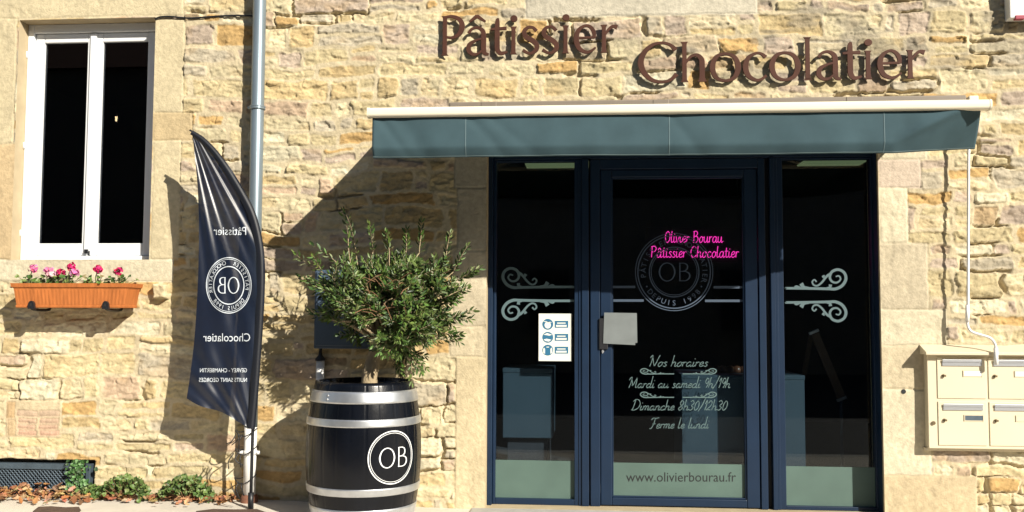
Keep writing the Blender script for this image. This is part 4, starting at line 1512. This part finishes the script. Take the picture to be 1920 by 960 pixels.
for ri_, (ya, yb) in enumerate(row_px):
    for ci, (xa, xb) in enumerate(colx):
        x0, x1, _, _ = RC(xa, 670, xb, 835, MBY)
        z1_, z0_ = P(1800, ya, MBY).z, P(1800, yb, MBY).z
        q = MB(); q.box(x0, x1, MBY - .006, MBY + .002, z0_, z1_)
        d = q.build('letter_box_door', M['cream'], mx, bevel=.002)
        w = x1 - x0
        q = MB()
        q.box(x0 + w * .10, x1 - w * .08, MBY - .013, MBY - .0065, z1_ - .052, z1_ - .030)
        q.box(x0 + w * .10, x1 - w * .08, MBY - .017, MBY - .0135, z1_ - .030, z1_ - .013)
        q.build('mail_flap', M['silver'], d, bevel=.0015)
        zz = z1_ - .098
        q = MB()
        frame_ring(q, x0 + w * .53, x1 - w * .07, zz - .019, zz + .019, .004, .004, .004, .004, MBY - .011, MBY - .0062)
        q.build('name_holder', M['cream'], d)
        q = MB()
        q.box(x0 + w * .55, x1 - w * .09, MBY - .009, MBY - .0063, zz - .0145, zz + .0145)
        q.build('name_card', M['steel'] if (ri_ == 1 and ci == 0) else (M['cream'] if ri_ == 1 else M['white_paint']), d)
        q = MB()
        q.tube([(x0 + w * .12, MBY - .013, zz - .014), (x0 + w * .12, MBY - .005, zz - .014)], .009, 12)
        q.box(x0 + w * .12 - .002, x0 + w * .12 + .012, MBY - .022, MBY - .013, zz - .021, zz - .009)
        q.build('lock', M['brass'], d)
a = P(1750, 793, MBY)
q = MB(); q.tube([(a.x, MBY - .009, a.z), (a.x, MBY + .001, a.z)], .0115, 14); q.build('master_lock', M['brass'], mx)

# ------------------------------------------------------------------ alarm box, meter box, conduit, cable, pin hole
ABY = -.10
x0, x1, z0, z1 = RC(1893, -32, 1965, 33, ABY)
al = thing('alarm_box', 'white alarm box with a red lens high on the wall at the right edge', 'alarm', ((x0 + x1) / 2, 0, z0))
q = MB(); q.box(x0, x1, ABY, -.02, z0, z1); q.build('casing', M['white_paint'], al, bevel=.006)
q = MB(); q.box(x0 + .03, x0 + .085, ABY - .006, ABY + .03, z0 - .010, z0 + .016); q.build('lens', M['red'], al, bevel=.004)
q = MB(); q.box(x0 + .02, x1 - .02, -.019, .02, z0 + .02, z1 - .02); q.build('back_plate', M['black'], al)
x0, x1, z0, z1 = RC(589, 506, 702, 654, -.09)
mt = thing('meter_box', 'blue grey utility meter box on the wall behind the olive tree', 'meter box', ((x0 + x1) / 2, 0, z0))
q = MB(); q.box(x0, x1, -.085, .02, z0, z1); q.build('casing', M['meter'], mt, bevel=.005)
q = MB(); q.box(x0 + .012, x1 - .012, -.094, -.0855, z0 + .018, z1 - .012); lid = q.build('lid', M['meter'], mt, bevel=.004)
q = MB(); q.tube([(x0 + .035, -.10, (z0 + z1) / 2), (x0 + .035, -.094, (z0 + z1) / 2)], .010, 12); q.build('latch', M['black'], lid)
cp = RC(592, 676, 608, 740, -.05)
cdt = thing('cable_conduit', 'short white conduit with a dark cap on the wall under the meter box', 'conduit', ((cp[0] + cp[1]) / 2, -.05, .0))
cxx = (cp[0] + cp[1]) / 2
q = MB(); q.tube([(cxx, -.05, .0), (cxx, -.05, cp[3])], .027, 18); q.build('pipe', M['white_paint'], cdt, smooth=True)
q = MB(); q.lathe([(.033, cp[3]), (.033, cp[3] + .012), (.014, cp[3] + .034), (.010, cp[3] + .06), (.0005, cp[3] + .061)], cxx, -.05, 18)
q.tube([(cxx, -.05, cp[3] + .05), (cxx, -.04, z0 + .01)], .010, 8)
q.build('cap', M['black'], cdt, smooth=True)
q = MB()
q.tube(cr([tuple(P(x, y, -.017)) for x, y in ((291, 36), (300, 32), (318, 31), (338, 33), (360, 34), (400, 31), (440, 29), (474, 30))], 5), .0065, 8)
tag(q.build('wall_cable', M['black'], None, smooth=True), 'thin black cable along the wall between window corner and downpipe', 'cable')
q = MB()
a = P(1694, 734, -EDGE)
q.tube([(a.x, -EDGE - .006, a.z), (a.x, .02, a.z)], .014, 14)
tag(q.build('wall_plug', M['navy_dark'], None), 'small dark round plug in the pale stone left of the letter boxes', 'wall plug')

# ------------------------------------------------------------------ cellar vent
VY = -.022
x0, x1, z0, z1 = RC(-70, 869, 168, 948, VY)
z0 = .005
vt = thing('vent_grille', 'dark steel cellar vent grille at the foot of the wall behind leaves', 'vent', ((x0 + x1) / 2, 0, z0))
q = MB()
frame_ring(q, x0, x1, z0, z1, .03, .03, .02, .038, VY, .03)
q.build('frame', M['steel'], vt, bevel=.003)
q = MB()
gx0, gx1, gz0, gz1 = x0 + .03, x1 - .03, z0 + .02, z1 - .038
p_ = .026
sl2 = .55
for s in (1, -1):
    k = -60
    while k < 120:
        c = gx0 + k * p_
        pts = []
        for zz in (gz0, gz1):
            pts.append((c + s * (zz - gz0) / sl2 * .5 * 1.0, zz))
        (xa, za), (xb, zb) = pts
        # clip in x
        def clip(xa, za, xb, zb):
            if xa > xb: xa, za, xb, zb = xb, zb, xa, za
            if xb <= gx0 or xa >= gx1 or abs(xb - xa) < 1e-9: return None
            if xa < gx0: za += (zb - za) * (gx0 - xa) / (xb - xa); xa = gx0
            if xb > gx1: zb = za + (zb - za) * (gx1 - xa) / (xb - xa); xb = gx1
            return xa, za, xb, zb
        r_ = clip(xa, za, xb, zb)
        if r_:
            xa, za, xb, zb = r_
            q.tube([(xa, -.008 - .002 * s, za), (xb, -.008 - .002 * s, zb)], .0034, 5, caps=False)
        k += 1
q.build('mesh_grid', M['steel'], vt)
q = MB(); q.box(x0 + .004, x1 - .004, .012, .0295, z0 + .004, z1 - .004); q.build('dark_hole_sheet', M['navy_dark'], vt)  # dark sheet stands in for the shade inside the vent hole

# ------------------------------------------------------------------ barrel planter
BCY = -.43
bc = P(682, 860, BCY)
bx_, by_ = bc.x, BCY
bz1 = P(682, 719, BCY - .29).z
bz0 = G(bx_)
BH = bz1 - bz0
def brad(z):
    t = (z - bz0) / BH * 2 - 1
    return .293 + (.345 - .293) * (1 - abs(t) ** 2.1)
br = thing('wine_barrel', 'black wine barrel planter with silver hoops and a white round monogram', 'barrel', (bx_, by_, bz0))
prof = [(brad(bz0 + BH * k / 40), bz0 + BH * k / 40) for k in range(41)]
prof += [(brad(bz1) - .022, bz1), (brad(bz1) - .022, bz1 - .06)]
NS = 24
def groove(a):
    f = (a / (2 * math.pi) * NS) % 1.0
    return 1 - .008 * math.exp(-(min(f, 1 - f) / .04) ** 2)
q = MB(); q.lathe(prof, bx_, by_, NS * 12, groove=groove)
barrel = q.build('staves', M['barrel'], br, smooth=True)
q = MB()
q.add([(bx_ + .27 * math.cos(2 * math.pi * k / 40), by_ + .27 * math.sin(2 * math.pi * k / 40), bz1 - .035 + .006 * math.sin(k * 2.3)) for k in range(40)] + [(bx_, by_, bz1 - .02)], [(40, k, (k + 1) % 40) for k in range(40)])
q.build('soil', M['soil'], br, smooth=True)
for (ya, yb) in ((736, 759), (788, 803), (919, 934), (960, 988)):
    za, zb = P(682, yb, BCY - .335).z, P(682, ya, BCY - .335).z
    q = MB()
    pr = [(brad(za) + .001, za), (brad(za) + .0055, za + .001)] + [(brad(za + (zb - za) * k / 6) + .006, za + (zb - za) * k / 6) for k in range(1, 6)] + [(brad(zb) + .0055, zb - .001), (brad(zb) + .001, zb)]
    q.lathe(pr, bx_, by_, 96)
    a0 = rad(-118)
    if ya < 740:
        for dz in (.35, .65):
            zz = za + (zb - za) * dz
            rr_ = brad(zz) + .006
            c = Vector((bx_ + rr_ * math.cos(a0), by_ + rr_ * math.sin(a0), zz))
            q.tube([c, c + Vector((math.cos(a0), math.sin(a0), 0)) * .004], .006, 10)
    q.build('hoop', M['hoop'], br, smooth=True)
ez = P(737, 860, BCY - .3).z
# camera-facing azimuth of the barrel, then 30 degrees round to the right
az_c = math.atan2(CAM.y - by_, CAM.x - bx_)
a_e = az_c + rad(29)
def bmap(u, v, d):
    z = ez + v
    r = brad(z) + .0018 + d
    a = a_e + u / brad(z)
    return (bx_ + r * math.cos(a), by_ + r * math.sin(a), z)
q = MB()
ring(q, 0, 0, .150, .0062, bmap, 96)
ring(q, 0, 0, .139, .0030, bmap, 96)
q.build('emblem_ring', M['emblem'], br)
q = MB(); monogram(q, .004, 0, .190, .112, bmap, .95); q.build('monogram', M['emblem'], br)

# ------------------------------------------------------------------ olive tree
TR = random.Random(11)
ot = thing('olive_tree', 'small bushy olive tree with grey trunk growing in the black barrel', 'tree', (P(690, 716, BCY).x, BCY, bz1 - .03))
def tp_(px, py, dy=0): return P(px, py, BCY + dy)
tk = MB()
tpts = [tp_(692, 724), tp_(694, 700), tp_(700, 675, .01), tp_(706, 655, .01), tp_(708, 638)]
tk.tube(cr([tuple(p) for p in tpts], 4), [.050 - .013 * k / 16 + (.008 if k > 13 else 0) for k in range(17)], 14)
top = tpts[-1]
limbs = MB()
leafm = MB()
dead = MB()
crown_c = tp_(726, 582)
RX, RZ, RYD = .435, .325, .31
forks = []
for k in range(15):
    a = 2 * math.pi * k / 15 + TR.uniform(-.2, .2)
    el = TR.uniform(.1, 1.2)
    d = Vector((math.cos(a) * math.cos(el), math.sin(a) * math.cos(el) * .75, math.sin(el)))
    e = top + Vector((d.x * .30, d.y * .24, d.z * .30 + .02))
    e.y = min(e.y, -.16)
    mid = top.lerp(e, .5) + Vector((TR.uniform(-.03, .03), TR.uniform(-.03, .03), TR.uniform(-.01, .04)))
    pts = cr([tuple(top - Vector((0, 0, .01))), tuple(mid), tuple(e)], 5)
    limbs.tube(pts, [.016 - .010 * i / 10 for i in range(len(pts))], 7)
    forks += [Vector(p) for p in pts[4:]]
LC = [(.023, .050, .009), (.036, .072, .013), (.060, .108, .020), (.10, .155, .034), (.15, .19, .085), (.014, .032, .007)]
def leaf(q, base, dr, side, L, col):
    dr = dr.normalized()
    side = (side - dr * side.dot(dr)).normalized()
    up = dr.cross(side)
    w = L * .165
    m1, m2 = base + dr * L * .35, base + dr * L * .7
    fold = up * w * .45
    bend = up * L * TR.uniform(-.12, .12)
    tip = base + dr * L + bend * 2
    vv = [base, m1 + side * w + fold, m1 + bend * .4, m1 - side * w + fold, m2 + side * w * .85 + fold + bend, m2 + bend, m2 - side * w * .85 + fold + bend, tip]
    q.add(vv, [(0, 2, 1), (0, 3, 2), (1, 2, 5, 4), (2, 3, 6, 5), (4, 5, 7), (5, 6, 7)], col)
def twig(a, d, L, n, bendup=.25, ls=1.0, stems=limbs):
    d = d.normalized()
    pts = []
    p = a.copy()
    for k in range(7):
        pts.append(p.copy())
        d = (d + Vector((TR.uniform(-.1, .1), TR.uniform(-.1, .1), bendup * .12 + TR.uniform(-.06, .06)))).normalized()
        p = p + d * L / 6
        p.y = min(p.y, -.055)
    stems.tube(pts, [.0032 - .0004 * k for k in range(7)], 5)
    tone = TR.random()
    for k in range(n):
        t = (k + .5) / n
        i = min(5, int(t * 6)); f = t * 6 - i
        b = pts[i].lerp(pts[i + 1], f)
        ax_ = (pts[i + 1] - pts[i]).normalized()
        ph = k * math.pi / 2 + TR.uniform(-.4, .4)
        o1 = ax_.orthogonal().normalized()
        o2 = ax_.cross(o1)
        for s in (1, -1):
            if TR.random() < .08: continue
            o_ = (o1 * math.cos(ph) + o2 * math.sin(ph)) * s
            dr = ax_ * TR.uniform(.55, 1.0) + o_ * TR.uniform(.6, 1.0)
            c = LC[min(5, int((tone * .6 + TR.random() * .4) * 6))]
            c = tuple(x * TR.uniform(.8, 1.2) for x in c)
            leaf(leafm, b, dr, o_.cross(ax_) + o_ * .2, TR.uniform(.034, .054) * ls, c)
    leaf(leafm, pts[-1], d, d.orthogonal(), .035 * ls, LC[3])
clumps = []
while len(clumps) < 54:
    v = Vector((TR.uniform(-1, 1), TR.uniform(-1, 1), TR.uniform(-1, 1)))
    if not .45 < v.length < 1: continue
    if v.z < -.40 and v.x < .05: continue
    if v.z < -.62 and v.x > .6: continue
    lump = .84 + .2 * math.sin(5 * v.x + 2.1 * v.z + 1) * math.cos(4 * v.z - 2 * v.y)
    c = crown_c + Vector((v.x * RX * lump, v.y * RYD * lump, v.z * RZ * lump))
    c.y = min(c.y, -.11)
    if any((c - d).length < .075 for d in clumps): continue
    clumps.append(c)
for ci_, c in enumerate(clumps):
    f = min(forks, key=lambda q_: (q_ - c).length_squared)
    pts = cr([tuple(f), tuple(f.lerp(c, .5) + Vector((0, 0, TR.uniform(-.02, .03)))), tuple(c)], 3)
    limbs.tube(pts, .0038, 5)
    out = (c - crown_c).normalized()
    for k in range(TR.randint(8, 13)):
        d = out * TR.uniform(.1, 1.1) + Vector((TR.gauss(0, .6), TR.gauss(0, .6), TR.gauss(.15, .5)))
        st0 = c + Vector((TR.gauss(0, .025), TR.gauss(0, .025), TR.gauss(0, .022)))
        twig(st0, d, TR.uniform(.07, .15), TR.randint(7, 12))
# long shoots that break the outline
for (xa, ya, xb, yb) in ((655, 480, 648, 382), (668, 480, 660, 400), (700, 470, 692, 424), (730, 470, 726, 436), (762, 470, 760, 430), (786, 475, 789, 414), (835, 490, 838, 436), (640, 500, 590, 462),
                         (622, 520, 556, 475), (630, 555, 560, 520), (850, 510, 878, 462), (850, 530, 898, 500), (835, 560, 880, 545), (830, 600, 893, 588), (820, 620, 872, 636), (800, 640, 858, 628), (770, 650, 778, 716), (760, 650, 800, 690), (740, 660, 752, 700), (640, 600, 588, 590)):
    a, b = tp_(xa, ya, TR.uniform(-.1, .1)), tp_(xb, yb, TR.uniform(-.1, .12))
    f = min(forks, key=lambda q_: (q_ - a).length_squared)
    limbs.tube([f, a], .003, 5)
    twig(a, b - a, (b - a).length, 10, -.2 if yb > 600 else .1, 1.0)
    m_ = a.lerp(b, .3)
    if yb > 470: twig(m_, (b - a).normalized() + Vector((TR.uniform(-.5, .5), TR.uniform(-.4, .4), TR.uniform(-.2, .5))), (b - a).length * .5, 9, .1)
# inner dead wood
for k in range(22):
    c = tp_(TR.uniform(675, 770), TR.uniform(520, 600), TR.uniform(-.34, -.22))
    d = Vector((TR.uniform(-1, 1), TR.uniform(-.8, .2), TR.uniform(-.4, .8))).normalized()
    dead = MB()
    dead.tube([c, c + d * .06 + Vector((0, 0, .01)), c + d * TR.uniform(.07, .12)], .0024, 5)
    dead.build('dead_twig', M['twig'], ot)
tk.build('trunk', M['bark'], ot, smooth=True)
limbs.build('branches', M['bark'], ot, smooth=True)
leafm.build('crown', M['leaf'], ot)

# ------------------------------------------------------------------ ground, street
q = MB()
q.add([(-150, -150, -.13), (150, -150, -.13), (150, 30, -.13), (-150, 30, -.13)], [(0, 1, 2, 3)])
tag(q.build('street', M['asphalt'], None), kind='structure')
q = MB()
gx = [-40, -2.2] + [-2.2 + 1.6 * k / 10 for k in range(1, 11)] + [40]
vv = []
for x in gx:
    vv += [(x, .0, G(x)), (x, -2.3, G(x)), (x, -2.3, -.14), (x, 0, -.14)]
q.add(vv, [(4 * i + k, 4 * i + (k + 1) % 4, 4 * i + 4 + (k + 1) % 4, 4 * i + 4 + k) for i in range(len(gx) - 1) for k in range(4)] + [(3, 2, 1, 0), tuple(4 * (len(gx) - 1) + k for k in range(4))])
tag(q.build('pavement', M['concrete'], None, smooth=False), kind='structure')
q = MB(); q.box(-40, 40, -2.46, -2.302, -.16, -.03); tag(q.build('kerb', M['kerb'], None, bevel=.015), kind='structure')
def patch(pxs, name):
    q = MB()
    pts = []
    for (x, y) in pxs:
        d = ROT @ Vector(((x - 960) / F_PX, -(y - 480) / F_PX, -1.0))
        p = CAM + d * ((.004 - CAM.z) / d.z)
        pts.append((p.x, p.y, G(p.x) + .004))
    q.add(pts, [tuple(range(len(pts)))])
    tag(q.build(name, M['dirt'], None), kind='structure')
patch([(60, 975), (62, 958), (72, 950), (96, 949), (122, 951), (148, 950), (152, 957), (135, 975)], 'dirt_patch')
patch([(365, 975), (368, 958), (400, 954), (440, 955), (482, 954), (500, 960), (490, 975)], 'dirt_patch')

# leaf litter, weeds, ivy
LR = random.Random(3)
q = MB()
for k in range(520):
    px = LR.uniform(-60, 455) if LR.random() < .8 else LR.uniform(-60, 200)
    dens = 1 if px < 170 else .65
    if LR.random() > dens: continue
    wx = P(px, 940).x
    y = -abs(LR.gauss(0, .11)) - .03
    if px < 170: h = LR.uniform(.0, .085) * math.exp(y * 5)
    else: h = LR.uniform(0, .022)
    L = LR.uniform(.03, .068)
    n_ = Vector((LR.gauss(0, .45), -.35 + LR.gauss(0, .45), 1)).normalized()
    a = n_.orthogonal().normalized()
    a.rotate(Matrix.Rotation(LR.uniform(0, 6.28), 3, n_))
    b = n_.cross(a)
    c = Vector((wx, y, .012 + h))
    col = LR.choice([(.27, .12, .05), (.34, .17, .08), (.20, .09, .04), (.42, .27, .15), (.14, .07, .04), (.32, .19, .10)])
    col = tuple(v * LR.uniform(.8, 1.2) for v in col)
    cu = LR.uniform(-.2, .5)
    out = [(-.5, 0), (-.28, .22), (-.2, .15), (-.05, .36), (.08, .2), (.22, .26), (.5, 0)]
    sp_ = [c + a * u * L + n_ * L * cu * u * u for u, v in out]
    lft = [c + a * u * L + b * v * L + n_ * L * (cu * u * u + .5 * abs(v) * LR.uniform(.4, 1.2)) for u, v in out]
    rgt = [c + a * u * L - b * v * L + n_ * L * (cu * u * u + .5 * abs(v) * LR.uniform(.4, 1.2)) for u, v in out]
    n7 = 7
    ff = [(i, i + 1, 7 + i + 1, 7 + i) for i in range(6)] + [(i + 1, i, 14 + i, 14 + i + 1) for i in range(6)]
    q.add(sp_ + lft + rgt, ff, col)
tag(q.build('leaf_litter', M['litter'], None), 'drift of dry brown leaves along the foot of the wall', 'leaves', kind='stuff')


def weed(px0, px1, py, h, n, label, seed):
    rr = random.Random(seed)
    xa, xb = P(px0, py).x, P(px1, py).x
    q = MB(); s = MB()
    base = Vector(((xa + xb) / 2, -.09, 0))
    t = thing('weed_clump', label, 'weed', tuple(base), 'weeds at the foot of the wall')
    for k in range(n):
        u = rr.uniform(-1, 1)
        hh = h * math.sqrt(max(0, 1 - u * u)) * rr.uniform(.35, 1.05)
        c = base + Vector((u * (xb - xa) / 2, rr.gauss(0, .045), hh))
        c.y = min(c.y, -.035)
        col = rr.choice([(.05, .10, .02), (.08, .14, .03), (.12, .18, .05), (.16, .20, .07), (.035, .06, .015)])
        round_leaf(q, c, Vector((rr.uniform(-.8, .8), rr.uniform(-1, .1), rr.uniform(.1, 1))), rr.uniform(.008, .019), col, 7, .25, rr)
        if k % 7 == 0:
            s.tube([tuple(base + Vector((u * .05, 0, 0))), tuple(c)], .0018, 5)
    q.build('foliage', M['plant'], t)
    s.build('stem', M['twig'], t)


weed(160, 208, 935, .085, 160, 'smallest low green weed clump beside the cellar vent', 1)
weed(196, 290, 935, .15, 420, 'ragged green weed clump between the vent and the flag', 2)
weed(310, 408, 935, .155, 520, 'dense rounded green weed clump nearest the downpipe', 3)
rr = random.Random(9)
q = MB()
iv = P(150, 930)
t = thing('ivy', 'dark green ivy climbing the right end of the cellar vent', 'ivy', (iv.x, -.04, 0))
for k in range(190):
    px = rr.gauss(147, 10)
    z = rr.uniform(0, .24)
    c = Vector((P(px, 900, -.05).x, -.045 - rr.random() * .03, z))
    col = rr.choice([(.03, .09, .02), (.05, .13, .03), (.10, .20, .07), (.02, .05, .012)])
    round_leaf(q, c, Vector((rr.uniform(-.5, .7), -1, rr.uniform(0, .8))), rr.uniform(.009, .017), col, 6, .2, rr)
q.build('foliage', M['plant'], t)
q = MB()
for px in (140, 147, 155):
    x = P(px, 900, -.04).x
    q.tube(cr([(x, -.04, 0), (x + .02, -.038, .08), (x - .01, -.038, .16), (x + .01, -.04, .23)], 4), .003, 5)
q.build('stem', M['twig'], t)

# ------------------------------------------------------------------ across the street (unseen house, sized to trim sky fill and darken reflections)
op = thing('unseen_house_across', 'unseen shaded house across the street, sized to trim sky fill and darken glass reflections', 'house', (-2, -16.5, -.13))
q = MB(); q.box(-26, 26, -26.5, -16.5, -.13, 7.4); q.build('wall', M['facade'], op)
q = MB()
q.add([(-26.4, -16.2, 7.35), (26.4, -16.2, 7.35), (26.4, -21.5, 9.8), (-26.4, -21.5, 9.8), (26.4, -26.8, 7.35), (-26.4, -26.8, 7.35)], [(0, 1, 2, 3), (3, 2, 4, 5), (0, 3, 5), (1, 4, 2)])
q.build('roof', M['roof'], op)
for k in range(11):
    x = -24 + k * 4.5
    for z in (.8, 3.9):
        q = MB(); q.box(x, x + 1.1, -16.495, -16.4, z, z + 1.6); w = q.build('window', M['facade'], op)
        q = MB(); q.box(x + .08, x + 1.02, -16.397, -16.39, z + .08, z + 1.52); q.build('pane', M['navy_dark'], w)
